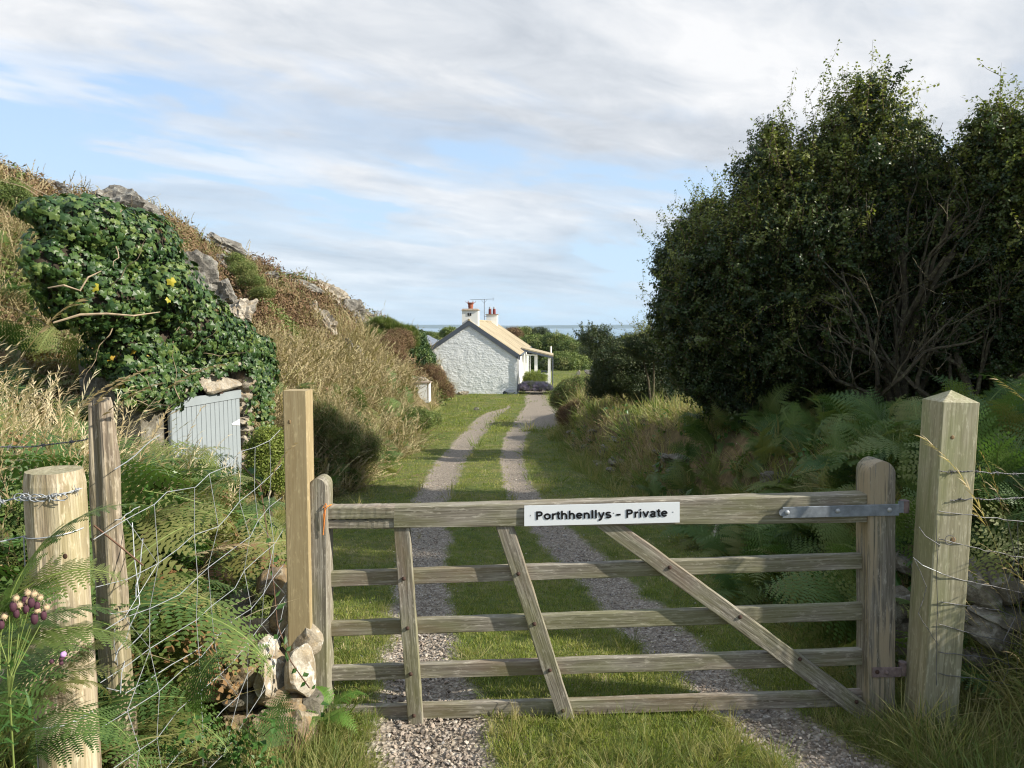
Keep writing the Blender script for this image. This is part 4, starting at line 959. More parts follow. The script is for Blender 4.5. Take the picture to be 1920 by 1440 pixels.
while yy < 24:
    for lay in range(4):
        sz = U(.10, .19); x = float(WALLX(yy)) + .10 + .10 * lay + U(-.04, .04); z = hz(float(WALLX(yy)) - .1, yy) + .08 + .17 * lay + U(-.03, .03)
        if z < hz(x + .25, yy) + .1 and k < 210 and (yy < 4.2 or (U(0, 1) < .30 and vnoise(yy * 1.1, 2.5, 3) > .4)): rock('stone', (x, yy + U(-.1, .1), z), (U(.10, .17), sz, U(.06, .10)), M['stone_grey'], 300 + k, wall_r, (U(-.1, .1), U(-.2, .2), U(-.3, .3)), 2, .12); k += 1
    yy += U(.26, .38)
b = rock('boulder', at(1272, 992, 8.6), (.19, .15, .09), M['stone_grey'], 181, None, (0, 0, .2), 3, .1); tag(b, 'grey stone on the lawn edge just under the gate top rail, right of the sign', 'boulder')
b = rock('boulder', at(1345, 1010, 6.6), (.07, .07, .26), M['stone_white'], 183, None, (0, .06, .2), 3, .12); tag(b, 'upright lichened stone among ferns behind the gate, left of its strap hinge', 'boulder')

ROCKS = []
# rocks in the hillside: pixel centre, half sizes in pixels, depth, label
HR = [((215, 388), 52, 24, 17.6, 'long jagged grey outcrop on the skyline above the ivy'), ((105, 356), 24, 12, 16.5, 'small grey outcrop on the skyline left of the jagged one'),
      ((360, 520), 42, 30, 9.9, 'broken grey rock face just right of the ivy top'), ((455, 590), 22, 26, 10.8, 'pale slab below the broken rock face right of the ivy'), ((425, 498), 30, 14, 17, 'low grey rock halfway down the grassy slope'),
      ((408, 548), 26, 18, 13, 'dark rock among brown heather above the shed'), ((500, 520), 16, 10, 22, 'small grey rock near the skyline beside green bramble'), ((425, 460), 26, 10, 24, 'flat grey rock on the skyline past the straw grass'),
      ((560, 536), 34, 9, 28, 'narrow ledge of grey rock along the middle of the skyline'), ((610, 555), 34, 16, 28, 'rough grey ledge on the skyline above the tall white rock'), ((650, 582), 30, 20, 30, 'largest grey knob on the lower skyline'), ((686, 604), 18, 15, 31, 'last bare rock on the skyline before the gorse'),
      ((608, 610), 15, 22, 20, 'tall white-grey rock standing on the middle slope'), ((590, 585), 8, 13, 21, 'thin pale fin of rock above the tall white-grey rock'), ((602, 662), 9, 20, 18.5, 'narrow pale rock below the tall white-grey rock'), ((620, 658), 14, 11, 19, 'squat pale rock beside the narrow pale rock'),
      ((660, 662), 22, 16, 21, 'mossy rock in the lower middle of the slope'), ((682, 688), 16, 20, 22, 'rounded grey rock right of the mossy rock'), ((640, 695), 22, 12, 19, 'low grey rock at the top of the straw grass'), ((712, 685), 10, 16, 25, 'small upright rock right of the rounded grey rock'), ((735, 690), 10, 12, 27, 'small pale rock near the foot of the slope'),
      ((545, 650), 9, 14, 15, 'small pale stone alone in brown bracken'), ((10, 345), 12, 8, 15, 'pale stone at the left edge of the skyline'), ((775, 716), 18, 8, 30.5, 'grey stone behind the white box'),
      ((822, 700), 8, 11, 37, 'pale rock rib running down beside the far ivy'), ((838, 715), 10, 10, 37, 'pale rough rock at the corner of the cottage gable'), ((868, 738), 8, 4, 37.5, 'low pale stone at the foot of the gable'), ((893, 767), 4, 3, 31, 'fist-sized stone on the grass near the gravel')]
for i, (c, a, b, Y, lab) in enumerate(HR):
    # push the rock back until it sits in the slope
    p = at(c[0], c[1], Y)
    for Yt in np.arange(max(5, Y * .6), Y * 1.35, .1):
        q = at(c[0], c[1] + b * .3, Yt)
        if q.z < hz(q.x, q.y): p = at(c[0], c[1], Yt - .28); break
    Y = p.y; ROCKS.append((p.x, p.y, a / FPX * Y)); m = 'rock' if 'pale' not in lab and 'white' not in lab else 'shed_stone'
    o = rock('rock_outcrop', p, (a / FPX * Y * 1.6, max(.18, (a + b) / 2 / FPX * Y), b / FPX * Y * 1.75), M[m], 400 + i, None, (0, .35 * (a > 20), 0), 4 if a > 13 else 3, .36, 11)
    tag(o, lab, 'rock')
# ================================================================ SHED UNDER THE IVY
SO = Vector((-3.61, 7.93, 0)); SE = Vector((.2, 1, 0)).normalized(); SN = Vector((1, -.2, 0)).normalized()
def sh(s_, z, n=0.0): v = SO + SE * s_ + SN * n; return Vector((v.x, v.y, z))
shed = empty('stone_shed', sh(.5, hz(-3.4, 8.5)), 'small stone shed with a pale blue plank door, buried under ivy in the bank', 'shed')
def sbox(name, s0, s1, z0, z1, n0, n1, mat, parent=shed, j=0):
    s = MB(); s.hexa([sh(s0, z0, n1), sh(s1, z0, n1), sh(s1, z0, n0), sh(s0, z0, n0), sh(s0, z1, n1), sh(s1, z1, n1), sh(s1, z1, n0), sh(s0, z1, n0)]); return s.obj(name, M[mat], parent)
DS0, DS1, DZ1 = -.22, 1.09, .70; DZ0 = DZ1 - 1.55
door = sbox('door', DS0, DS1, DZ0, DZ1, -.07, -.04, 'door_paint'); x = DS0
pm = None; nW = 15; w = (DS1 - DS0) / nW
for i in range(nW):
    s = MB(); b_ = .004; a0, a1 = -w / 2 + .0025, w / 2 - .0025
    if pm is None:
        pts = [(a0, -.0), (a0 + b_, .012), (a1 - b_, .012), (a1, -.0)]; P = [SE * p + SN * q for p, q in pts]
        s.add([tuple(v) for v in P] + [tuple(v + Vector((0, 0, DZ1 - DZ0))) for v in P], [(0, 1, 5, 4), (1, 2, 6, 5), (2, 3, 7, 6), (4, 5, 6, 7)]); pm = s.mesh('plank', M['door_paint'])
    o = bpy.data.objects.new('plank', pm); place(o, door, Matrix.Translation(sh(DS0 + (i + .5) * w, DZ0, -.039)))
sbox('door_frame', DS0, DS1 + .02, DZ1 + .006, DZ1 + .105, -.05, -.015, 'door_paint')
s = MB(); s.add([sh(1.07, .44, -.02), sh(1.07, .36, -.02), sh(.90, .385, -.02), sh(.90, .405, -.02)], [(0, 1, 2, 3)]); s.add([sh(1.07, .44, -.026), sh(1.07, .36, -.026), sh(.90, .385, -.026), sh(.90, .405, -.026)], [(0, 1, 2, 3)]); s.obj('hinge', M['box_paint'], shed)
sbox('bolt', .60, .66, DZ1 + .10, DZ1 + .15, -.01, .03, 'rust')
for i, (s0, s1, z0, z1) in enumerate([(-.35, .25, .83, 1.0), (.24, 1.14, .81, 1.04), (-.3, .2, 1.02, 1.18), (.2, .7, 1.05, 1.2), (.70, 1.2, 1.06, 1.2), (1.15, 1.36, .78, 1.05)]):
    c = sh((s0 + s1) / 2, (z0 + z1) / 2, -.05); rock('lintel_stone', c, ((s1 - s0) / 2 * 1.15, .17, (z1 - z0) / 2 * 1.25), M['shed_stone'], 500 + i, shed, (0, 0, math.atan2(SE.y, SE.x)), 3, .07, 8)
z = -.8; i = 0
while z < .8:
    hgt = U(.10, .2); c = sh(1.26 + U(-.02, .02), z + hgt / 2, -.10); rock('jamb_stone', c, (.15, .15, hgt * .58), M['shed_stone'], 520 + i, shed, (0, 0, math.atan2(SE.y, SE.x)), 2, .08, 7); z += hgt; i += 1
sbox('wall', 1.12, 1.55, -1.0, 1.1, -.5, -.14, 'stone_grey'); sbox('wall', -.6, -.25, -1.0, 1.05, -.5, -.1, 'stone_grey'); sbox('wall', -.5, 1.5, .82, 1.2, -.9, -.2, 'stone_grey')
sbox('doorway', -.26, 1.12, -1.0, .9, -.5, -.12, 'dark_gap')

# the ivy: lobes given by photo pixel, depth and radii in metres
IV = [((130, 408), 7.0, .30, .18), ((175, 430), 7.0, .40, .30), ((225, 465), 7.3, .50, .42), ((135, 500), 6.8, .32, .40), ((265, 545), 7.5, .62, .52), ((190, 550), 7.1, .52, .46), ((320, 610), 8.1, .62, .50), ((262, 650), 7.6, .44, .46), ((385, 638), 8.7, .60, .34), ((325, 678), 8.3, .42, .25), ((445, 657), 9.3, .45, .26), ((290, 720), 7.5, .30, .35), ((485, 700), 9.7, .22, .34)]
ivy = empty('ivy', sh(-.2, .9, -.5), 'large dark green ivy with a few yellow leaves, heaped over the stone shed', 'ivy')
roof = MB(); lob = []
for k, (c, Y, rx, rz_) in enumerate(IV):
    p = at(c[0], c[1], Y + .12); r = (rx, .62, rz_); lob.append((p, r)); v, f = ICO[3]
    v = v * (1 + .18 * n3(v, 1.8, 40 + k))[:, None] * (np.array(r) * .80); roof.add((v + np.array(p)).tolist(), f)
roof.obj('dark_roof_core', M['soil'], shed, True)  # dark mass standing as shed roof, added to block gaps between leaves
A, Nn = [], []
for k, (c, r) in enumerate(lob):
    p, v = ell_points(c, r, int(6500 * r[0] * (r[2] + .2)) + 300, .22, .26, 40 + k, -.8); A.append(p); Nn.append(v)
A = np.concatenate(A); Nn = np.concatenate(Nn)
inside = np.zeros(len(A), bool)
for c, r in lob: inside |= (((A - np.array(c)) / (np.array(r) * .74)) ** 2).sum(1) < 1
keep = ~inside & (Nn[:, 1] < .65); A, Nn = A[keep], Nn[keep]
# hanging skirt over the lintel and down the right jamb
def hang(n, s0, s1, z0, z1, off=.06):
    s_ = RNG.uniform(s0, s1, n); z = RNG.uniform(z0, z1, n); q = np.stack([SO.x + SE.x * s_ + SN.x * (off + RNG.uniform(-.04, .08, n)), SO.y + SE.y * s_ + SN.y * off, z], 1); return q, np.repeat(np.array([[SN.x, SN.y - .4, .1]]), n, 0)
for args in ((330, -1.0, .6, 1.02, 1.3), (240, -1.1, .1, .85, 1.1), (330, .6, 1.6, 1.08, 1.45), (420, 1.36, 1.66, -.35, 1.2), (60, 1.14, 1.4, -.3, .95), (150, 1.16, 1.5, .9, 1.2)):
    q, v = hang(*args); A = np.concatenate([A, q]); Nn = np.concatenate([Nn, v])
Nn = Nn / np.linalg.norm(Nn, axis=1)[:, None]
def leaf_rot(Nv, jit=.35):
    """turn +Z of a leaf along the surface normal, its tip hanging down"""
    out = []
    for v in Nv:
        z = (Vector(v) + Vector((rr.gauss(0, jit), rr.gauss(0, jit), rr.gauss(0, jit) + .15))).normalized(); y = Vector((rr.gauss(0, .35), rr.gauss(0, .35), 1)); x = y.cross(z).normalized() if y.cross(z).length > .01 else Vector((1, 0, 0)); y = z.cross(x)
        out.append(Matrix(((x.x, y.x, z.x), (x.y, y.y, z.y), (x.z, y.z, z.z))).to_euler()[:])
    return np.array(out)
R = leaf_rot(Nn); n = len(A); front = np.argsort(np.where((A[:, 1] < 8.4), -Nn[:, 0] * .3 + Nn[:, 1] + RNG.random(n) * 1.2, 9))[:280]; m = np.ones(n, bool); m[front] = False
scatter('foliage', P_['ivy'], A[m], R[m], RNG.uniform(.8, 1.5, m.sum()), parent=ivy)
lm = [o.data for o in P_['ivy'].objects]; yl = ivy_leaf(S=.075).mesh('yellow_leaf_mesh', M['ivy_yellow']); inv = full(ivy).inverted()
for j, i in enumerate(front):
    o = bpy.data.objects.new('leaf', yl if j % 30 == 0 else lm[j % 3]); COL.objects.link(o); o.parent = ivy; s_ = float(RNG.uniform(.9, 1.6))
    o.matrix_basis = inv @ Matrix.Translation(Vector(A[i]) + Vector(Nn[i]) * .02) @ Euler(R[i]).to_matrix().to_4x4() @ Matrix.Scale(s_, 4)
s = MB()   # bare vines looping over the leaves
for j in range(34):
    i = int(RNG.integers(0, n)); 
    if A[i][1] > 8.6: continue
    p = Vector(A[i]) + Vector(Nn[i]) * .05; d = Vector((U(-.6, .6), -.1, U(-.6, .6))).normalized(); pts = [p.copy()]; kk = U(-.5, .5)
    for q in range(9): d = (d + Vector((math.sin(q * 1.3 + j) * .35, 0, math.cos(q * 1.7 + j) * .35 + kk * .2))).normalized(); p = p + d * U(.05, .09); p.y -= .002; pts.append(p.copy())
    s.tube(pts, [.006 * (1 - q / 12) for q in range(10)], 5)
s.tube([at(100, 605, 6.3), at(150, 590, 6.4), at(200, 588, 6.5), at(250, 592, 6.6), at(300, 585, 6.9)], [.008, .012, .011, .008, .004], 6)
s.tube([at(90, 540, 6.3), at(120, 535, 6.3), at(150, 545, 6.35), at(165, 520, 6.4), at(190, 508, 6.5)], [.006, .010, .009, .007, .004], 6)
s.obj('vine', M['vine'], ivy)

# ================================================================ COTTAGE
HO = Vector((-2.42, 40.7)); ang = math.atan2(1.06, 17.3); CA, SA = math.cos(ang), math.sin(ang)
def hp(x, y, z): return Vector((HO.x + x * CA + y * SA, HO.y - x * SA + y * CA, z))      # x across the gable, y along the ridge
GZ = -2.25; EZ = .06; RZ = 1.90; HW = 2.72; LEN = 17.0
house = empty('cottage', hp(0, 0, GZ), 'low whitewashed stone cottage with a pale tan roof and grey barge boards', 'cottage')
def hbox(name, x0, x1, y0, y1, z0, z1, mat, parent=None, smooth=False):
    s = MB(); s.hexa([hp(x0, y0, z0), hp(x1, y0, z0), hp(x1, y1, z0), hp(x0, y1, z0), hp(x0, y0, z1), hp(x1, y0, z1), hp(x1, y1, z1), hp(x0, y1, z1)]); return s.obj(name, M[mat], parent or house)
# gable: rubble stones bulge from a fine grid under the whitewash
nx, nz = 190, 150; xs = np.linspace(-HW, HW, nx); V = []
def stones(X, Z):
    wz = Z / .115 + 2.6 * (fbm(X * 1.1, Z * 1.1, 3, 3) - .5) + 1; row = np.floor(wz); fz = wz - row; X = X + .25 * (fbm(X * 2, Z * 2, 23, 2) - .5)
    off = _h(row.astype(np.int64), (row * 0).astype(np.int64), 5); cx = X / (.17 + .2 * off) + off * 7; col = np.floor(cx); fx = cx - col
    hh = _h(row.astype(np.int64), col.astype(np.int64), 9)
    return (np.clip(1 - np.abs(fx * 2 - 1) ** 4, 0, 1) ** .5 * np.clip(1 - np.abs(fz * 2 - 1) ** 4, 0, 1) ** .5) * (.002 + .012 * hh) + .022 * (fbm(X * 3, Z * 3, 8, 3) - .5)
TT = np.linspace(0, 1, nz)
X = np.repeat(xs[None, :], nz, 0); top = RZ - .10 - (RZ - EZ) * np.abs(X) / HW; Z = GZ - .1 + (top - GZ + .1) * TT[:, None]; D = stones(X, Z - GZ)
s = MB(); s.add([hp(x, -d, z)[:] for x, z, d in zip(X.ravel(), Z.ravel(), D.ravel())], [(j * nx + i, j * nx + i + 1, (j + 1) * nx + i + 1, (j + 1) * nx + i) for j in range(nz - 1) for i in range(nx - 1)])
s.obj('gable_wall', M['rubble'], house, True)
hbox('side_wall', HW - .25, HW + .0, .02, LEN, GZ - .1, EZ, 'white_paint'); hbox('side_wall', -HW, -HW + .25, .02, LEN, GZ - .1, EZ, 'white_paint'); hbox('end_wall', -HW + .25, HW - .25, LEN - .3, LEN, GZ - .1, EZ, 'white_paint')
def roof_plane(sg):
    """sheets of washed slate from ridge to eave, one strip a course wide"""
    s = MB(); n = 34; ov = .16
    for i in range(n):
        y0, y1 = -.035 + (LEN + .2) * i / n, -.035 + (LEN + .2) * (i + 1) / n; dz = .012 * (i % 2) + U(0, .01); w0, w1 = .0, HW + ov; zr, ze = RZ + .05 + dz, RZ + .05 - (RZ - EZ) * (HW + ov) / HW + dz
        s.hexa([hp(sg * w0, y0, zr - .06), hp(sg * w1, y0, ze - .06), hp(sg * w1, y1, ze - .06), hp(sg * w0, y1, zr - .06), hp(sg * w0, y0, zr), hp(sg * w1, y0, ze), hp(sg * w1, y1, ze), hp(sg * w0, y1, zr)])
    return s.obj('roof', M['roof'], house)
roof_plane(1); roof_plane(-1)
def barge(sg, y=-.055):
    x1 = HW + .16; z1 = RZ - (RZ - EZ) * x1 / HW; s = MB()
    s.hexa([hp(0, y - .02, RZ - .25), hp(sg * x1, y - .02, z1 - .25), hp(sg * x1, y + .02, z1 - .25), hp(0, y + .02, RZ - .25), hp(0, y - .02, RZ + .035), hp(sg * x1, y - .02, z1 + .035), hp(sg * x1, y + .02, z1 + .035), hp(0, y + .02, RZ + .035)]); s.obj('barge_board', M['barge'], house)
barge(1); barge(-1)
s = MB(); s.tube([hp(0, -.2, RZ + .07), hp(0, LEN, RZ + .07)], .06, 8); s.obj('ridge_tiles', M['roof'], house)
# front stack
ch = hbox('chimney', -.40, .50, .02, .75, 1.2, 2.50, 'white_paint')
s = MB(); s.hexa([hp(-.46, -.05, 2.50), hp(.56, -.05, 2.50), hp(.56, .82, 2.50), hp(-.46, .82, 2.50), hp(-.36, .05, 2.60), hp(.46, .05, 2.60), hp(.46, .72, 2.60), hp(-.36, .72, 2.60)]); s.obj('cap', M['cap_stone'], ch)
s = MB(); c = hp(.05, .38, 2.53); s.tube([c, c + Vector((0, 0, .16)), c + Vector((0, 0, .17)), c + Vector((0, 0, .28)), c + Vector((0, 0, .36)), c + Vector((0, 0, .37)), c + Vector((0, 0, .42))], [.14, .13, .15, .14, .17, .20, .20], 14)
for q in range(6): a = q * 1.047; s.tube([c + Vector((.18 * math.cos(a), .18 * math.sin(a), .40)), c + Vector((.27 * math.cos(a), .27 * math.sin(a), .43)), c + Vector((.27 * math.cos(a), .27 * math.sin(a), .52))], .012, 4)
s.obj('chimney_pot', M['terracotta'], ch)
for x in (-.035, .085): hbox('vent', x - .045, x + .045, -.005, .03, 2.20, 2.35, 'dark_gap', ch)
# rear stack with two dark red pots
BY = LEN - 3.4; ch2 = hbox('chimney', -.34, .46, BY, BY + 1.0, 1.4, 2.46, 'white_paint'); hbox('cap', -.40, .52, BY - .06, BY + 1.06, 2.46, 2.52, 'cap_stone', ch2)
for x in (-.10, .22):
    s = MB(); c = hp(x, BY + .4, 2.52); s.tube([c, c + Vector((0, 0, .40))], [.12, .105], 12); pot = s.obj('chimney_pot', M['red_pot'], ch2); s = MB(); s.tube([c + Vector((0, 0, .40)), c + Vector((0, 0, .55))], [.09, .09], 12); s.obj('cowl', M['clear_cowl'], pot)
aer = MB(); c = hp(-.48, BY - .1, 1.9); aer.tube([c, c + Vector((0, 0, 1.72))], .022, 6); t_ = c + Vector((0, 0, 1.69)); aer.tube([t_ + Vector((-1.05, 0, .0)), t_ + Vector((.75, 0, .06))], .015, 5)
for q in range(11): p = t_ + Vector((-.95 + q * .165, 0, .01)); aer.tube([p + Vector((0, -.16, 0)), p + Vector((0, .16, 0))], .007, 4)
aer.tube([t_ + Vector((.66, -.1, -.09)), t_ + Vector((.66, .1, .18))], .012, 4); aer.tube([t_ + Vector((-.22, 0, 0)), t_ + Vector((0, 0, -.28)), t_ + Vector((.2, 0, .02))], .01, 4)
aer.tube([c + Vector((0, 0, .45)), c + Vector((.35, .2, .45)), c + Vector((.42, .2, .1))], .016, 4); aer.tube([c + Vector((0, 0, .15)), c + Vector((.2, .2, .15))], .016, 4)
tag(aer.obj('television_aerial', M['wire_dark'], loc=c), 'thin television aerial on a mast beside the rear chimney', 'aerial')
s = MB(); s.tube([hp(HW + .05, -.08, EZ - .12), hp(HW + .05, -.08, GZ)], .035, 8); s.obj('downpipe', M['barge'], house)
s = MB(); s.tube([hp(HW + .2, -.1, EZ - .10), hp(HW + .2, LEN, EZ - .10)], .05, 8); s.obj('gutter', M['barge'], house)
# porch on the sunny side
PX0, PX1, PY0, PY1 = HW + .002, HW + 1.85, 5.6, 8.8; PZ0 = .16; PZ1 = -.30
def pz(x): return PZ0 + (PZ1 - PZ0) * (x - PX0) / (PX1 - PX0)
def pslab(name, za, mat, x0, x1, y0, y1, th):
    s = MB(); s.hexa([hp(x0, y0, pz(x0) + za - th), hp(x1, y0, pz(x1) + za - th), hp(x1, y1, pz(x1) + za - th), hp(x0, y1, pz(x0) + za - th), hp(x0, y0, pz(x0) + za), hp(x1, y0, pz(x1) + za), hp(x1, y1, pz(x1) + za), hp(x0, y1, pz(x0) + za)]); return s.obj(name, M[mat], house)
pslab('porch_roof', .10, 'roof', PX0, PX1 + .15, PY0 - .14, PY1 + .1, .08); pslab('fascia', .015, 'barge', PX0, PX1 + .15, PY0 - .17, PY0 - .13, .13)
def ppost(x, w=.09, y=PY0): 
    s = MB(); z = pz(x) - .13; s.hexa([hp(x - w / 2, y, GZ), hp(x + w / 2, y, GZ), hp(x + w / 2, y + .09, GZ), hp(x - w / 2, y + .09, GZ), hp(x - w / 2, y, z), hp(x + w / 2, y, z), hp(x + w / 2, y + .09, z), hp(x - w / 2, y + .09, z)]); s.obj('porch_post', M['white_paint'], house)
for x, w in ((PX0 + .06, .12), (PX0 + .22, .07), (PX0 + .92, .14), (PX1 - .10, .17)): ppost(x, w)
ppost(PX1 - .06, .1, PY1 - .1); ppost(PX0 + .9, .07, PY1 - .1)
hbox('window_sill', PX0 + .98, PX1 - .18, PY0 - .03, PY0 + .09, GZ + .78, GZ + .85, 'white_paint'); hbox('lintel', PX0 + .26, PX0 + .85, PY0, PY0 + .08, pz(PX0) - .42, pz(PX0) - .35, 'white_paint')
for q in range(8): x = PX0 + 1.0 + q * .082; hbox('boarding', x, x + .072, PY0 + .01, PY0 + .05, GZ, GZ + .78, 'white_paint')
hbox('boarding', PX1 - .1, PX1 - .04, PY0 + .1, PY1 - .1, GZ, GZ + .78, 'white_paint')
gl = hbox('window', PX0 + .99, PX1 - .19, PY0 + .035, PY0 + .045, GZ + .85, pz(PX1) - .17, 'glass')
dr = hbox('door', PX0 + .27, PX0 + .83, PY0 + .035, PY0 + .045, GZ + .9, pz(PX0) - .42, 'glass'); hbox('door_panel', PX0 + .27, PX0 + .83, PY0 + .01, PY0 + .06, GZ, GZ + .9, 'white_paint', dr)
for x in (PX0 + .26, PX0 + .50, PX0 + .80): hbox('door_stile', x, x + .045, PY0 + .0, PY0 + .07, GZ + .9, pz(PX0) - .42, 'white_paint', dr)
for x in (PX0 + .30, PX0 + .50): hbox('top_light', x, x + .13, PY0 + .02, PY0 + .03, pz(PX0) - .33, pz(PX0) - .20, 'dark_gap')
hbox('chair_back', PX0 + 1.2, PX0 + 1.6, PY0 + 1.3, PY0 + 1.4, GZ + .4, GZ + .95, 'barge')
s = MB(); s.tube([hp(PX1 + .12, PY0, PZ1 - .1), hp(PX1 + .12, PY0, GZ)], .035, 7); s.obj('downpipe', M['barge'], house)
s = MB(); s.tube([hp(PX1 - .02, PY1 - .3, PZ1 + .1), hp(PX1 - .02, PY1 - .3, PZ1 + .55)], .06, 7); s.obj('vent_pipe', M['white_paint'], house)
s = rock('slate_slab', hp(HW - .42, -.22, GZ + .10), (.42, .13, .19), M['barge'], 77, None, (0, 0, 0), 3, .03, 4); tag(s, 'dark grey rounded slab leaning at the right foot of the cottage gable', 'slab')

# neighbouring house behind on the left
n0 = empty('slate_roofed_house', (-8.2, 62, -2.6), 'white house with a blue-grey slate roof and black flue, half hidden behind the hillside', 'house')
def nb(name, P, mat, parent=n0): s = MB(); s.hexa(P); return s.obj(name, M[mat], parent)
def q8(x0, x1, y0, y1, z0, z1): return [(x0, y0, z0), (x1, y0, z0), (x1, y1, z0), (x0, y1, z0), (x0, y0, z1), (x1, y0, z1), (x1, y1, z1), (x0, y1, z1)]
s = MB(); s.add([(-11.2, 60, -3), (-5.35, 60, -3), (-5.35, 60, -.75), (-8.0, 60, .72), (-11.2, 60, -.75)], [(0, 1, 2, 3, 4)]); s.obj('gable_wall', M['white_paint'], n0)
rows = 9; L_ = 9.0
for sg in (1, -1):
    rf = MB(); rf.hexa([(-8, 59.8, .68), (-8 + sg * 2.9, 59.8, -.95), (-8 + sg * 2.9, 69, -.95), (-8, 69, .68), (-8, 59.8, .74), (-8 + sg * 2.9, 59.8, -.89), (-8 + sg * 2.9, 69, -.89), (-8, 69, .74)]); R_ = rf.obj('roof', M['slate_roof'], n0)
    if sg == 1:
        for r_ in range(8):
            a, b_ = r_ / 8, (r_ + 1) / 8
            for c_ in range(12):
                y0 = 59.85 + c_ * .75; s = MB(); za, zb = .76 - 1.63 * a, .78 - 1.63 * b_; s.hexa([(-8 + 2.9 * a, y0, za), (-8 + 2.9 * b_, y0, zb), (-8 + 2.9 * b_, y0 + .73, zb), (-8 + 2.9 * a, y0 + .73, za), (-8 + 2.9 * a, y0, za + .02), (-8 + 2.9 * b_, y0, zb + .03), (-8 + 2.9 * b_, y0 + .73, zb + .03), (-8 + 2.9 * a, y0 + .73, za + .02)]); s.obj('slate', M['slate_roof'], R_)
    s = MB(); s.hexa([(-8, 59.7, .45), (-8 + sg * 2.95, 59.7, -1.2), (-8 + sg * 2.95, 59.78, -1.2), (-8, 59.78, .45), (-8, 59.7, .78), (-8 + sg * 2.95, 59.7, -.87), (-8 + sg * 2.95, 59.78, -.87), (-8, 59.78, .78)]); s.obj('barge_board', M['barge'], n0)
s = MB(); s.tube([(-7.75, 62, .6), (-7.75, 62, 1.05), (-7.75, 62, 1.06), (-7.75, 62, 1.2), (-7.75, 62, 1.35)], [.13, .13, .19, .19, .07], 10); s.obj('flue', M['black'], n0)
# white meter box
bx = at(794, 742, 30.4); zb = hz(bx.x, bx.y)
BOXX = bx.x / bx.y
box = empty('utility_box', (bx.x, bx.y, zb), 'white waist-high cabinet with a grey lid on the grass at the foot of the hill', 'cabinet')
s = MB(); s.box(bx.x - .33, bx.x + .25, bx.y, bx.y + .6, zb - .1, zb + .72); s.obj('body', M['box_paint'], box)
s = MB(); s.box(bx.x - .37, bx.x + .29, bx.y - .05, bx.y + .65, zb + .72, zb + .76); s.obj('lid', M['cap_stone'], box)
s = MB(); s.box(bx.x - .28, bx.x + .14, bx.y - .02, bx.y - .002, zb + .02, zb + .68); s.obj('door', M['box_paint'], box)
s = MB(); s.box(bx.x + .17, bx.x + .20, bx.y - .012, bx.y - .002, zb, zb + .72); s.obj('corner_post', M['cap_stone'], box)
# standing stones on the far lawn
p = at(1076, 688, 66); o = rock('standing_stone', (p.x, 66, -2.35), (.30, .22, .72), M['rock'], 601, None, (0, .05, .2), 3, .1); tag(o, 'small upright standing stone on the lawn beyond the cottage', 'standing stone')
p = at(1092, 700, 58); o = rock('standing_stone', (p.x - .3, 58, -2.2), (.18, .3, .42), M['shed_stone'], 602, None, (0, .2, .2), 3, .1); tag(o, 'low pale stone leaning at the left end of the long grey stone on the lawn', 'stone')
p = at(1105, 702, 58); o = rock('stone_bench', (p.x + .2, 58.1, -2.15), (.8, .35, .36), M['rock'], 603, None, (0, 0, .1), 3, .1); tag(o, 'long low grey stone on the lawn near the dark shrubs', 'stone')
p = at(1041, 655, 70); o = rock('boulder', (p.x + .3, 70, -1.9), (.25, .3, .55), M['shed_stone'], 604, None, (0, .3, .2), 3, .1); tag(o, 'pale pointed stone at the lawn edge beside the porch, below the thicket', 'stone')
# ================================================================ TREES
def grow(s, p, d, L, r, depth, rnd_, spread=.75, up=.15, tips=None, gn=.25):
    k = 5; pts = [p.copy()]; rad = [r]
    for i in range(k):
        d = (d + Vector((rnd_.gauss(0, gn), rnd_.gauss(0, gn), rnd_.gauss(0, gn) + up * .3)) * .6).normalized(); p = p + d * (L / k); pts.append(p.copy()); rad.append(r * (1 - .45 * (i + 1) / k))
    s.tube(pts, rad, 7 if r > .03 else (5 if r > .012 else 3), False)
    if depth == 0:
        if tips is not None: tips.append((p, d))
        return
    for c in range(rnd_.choice((2, 3, 3))):
        a = d.orthogonal().normalized(); a = Matrix.Rotation(rnd_.uniform(0, 6.283), 3, d) @ a
        nd = (d + a * rnd_.uniform(.4, 1) * spread + Vector((0, 0, up))).normalized(); q = pts[rnd_.randint(2, 5)]
        grow(s, q, nd, L * rnd_.uniform(.6, .82), r * rnd_.uniform(.45, .62), depth - 1, rnd_, spread, up, tips, gn)
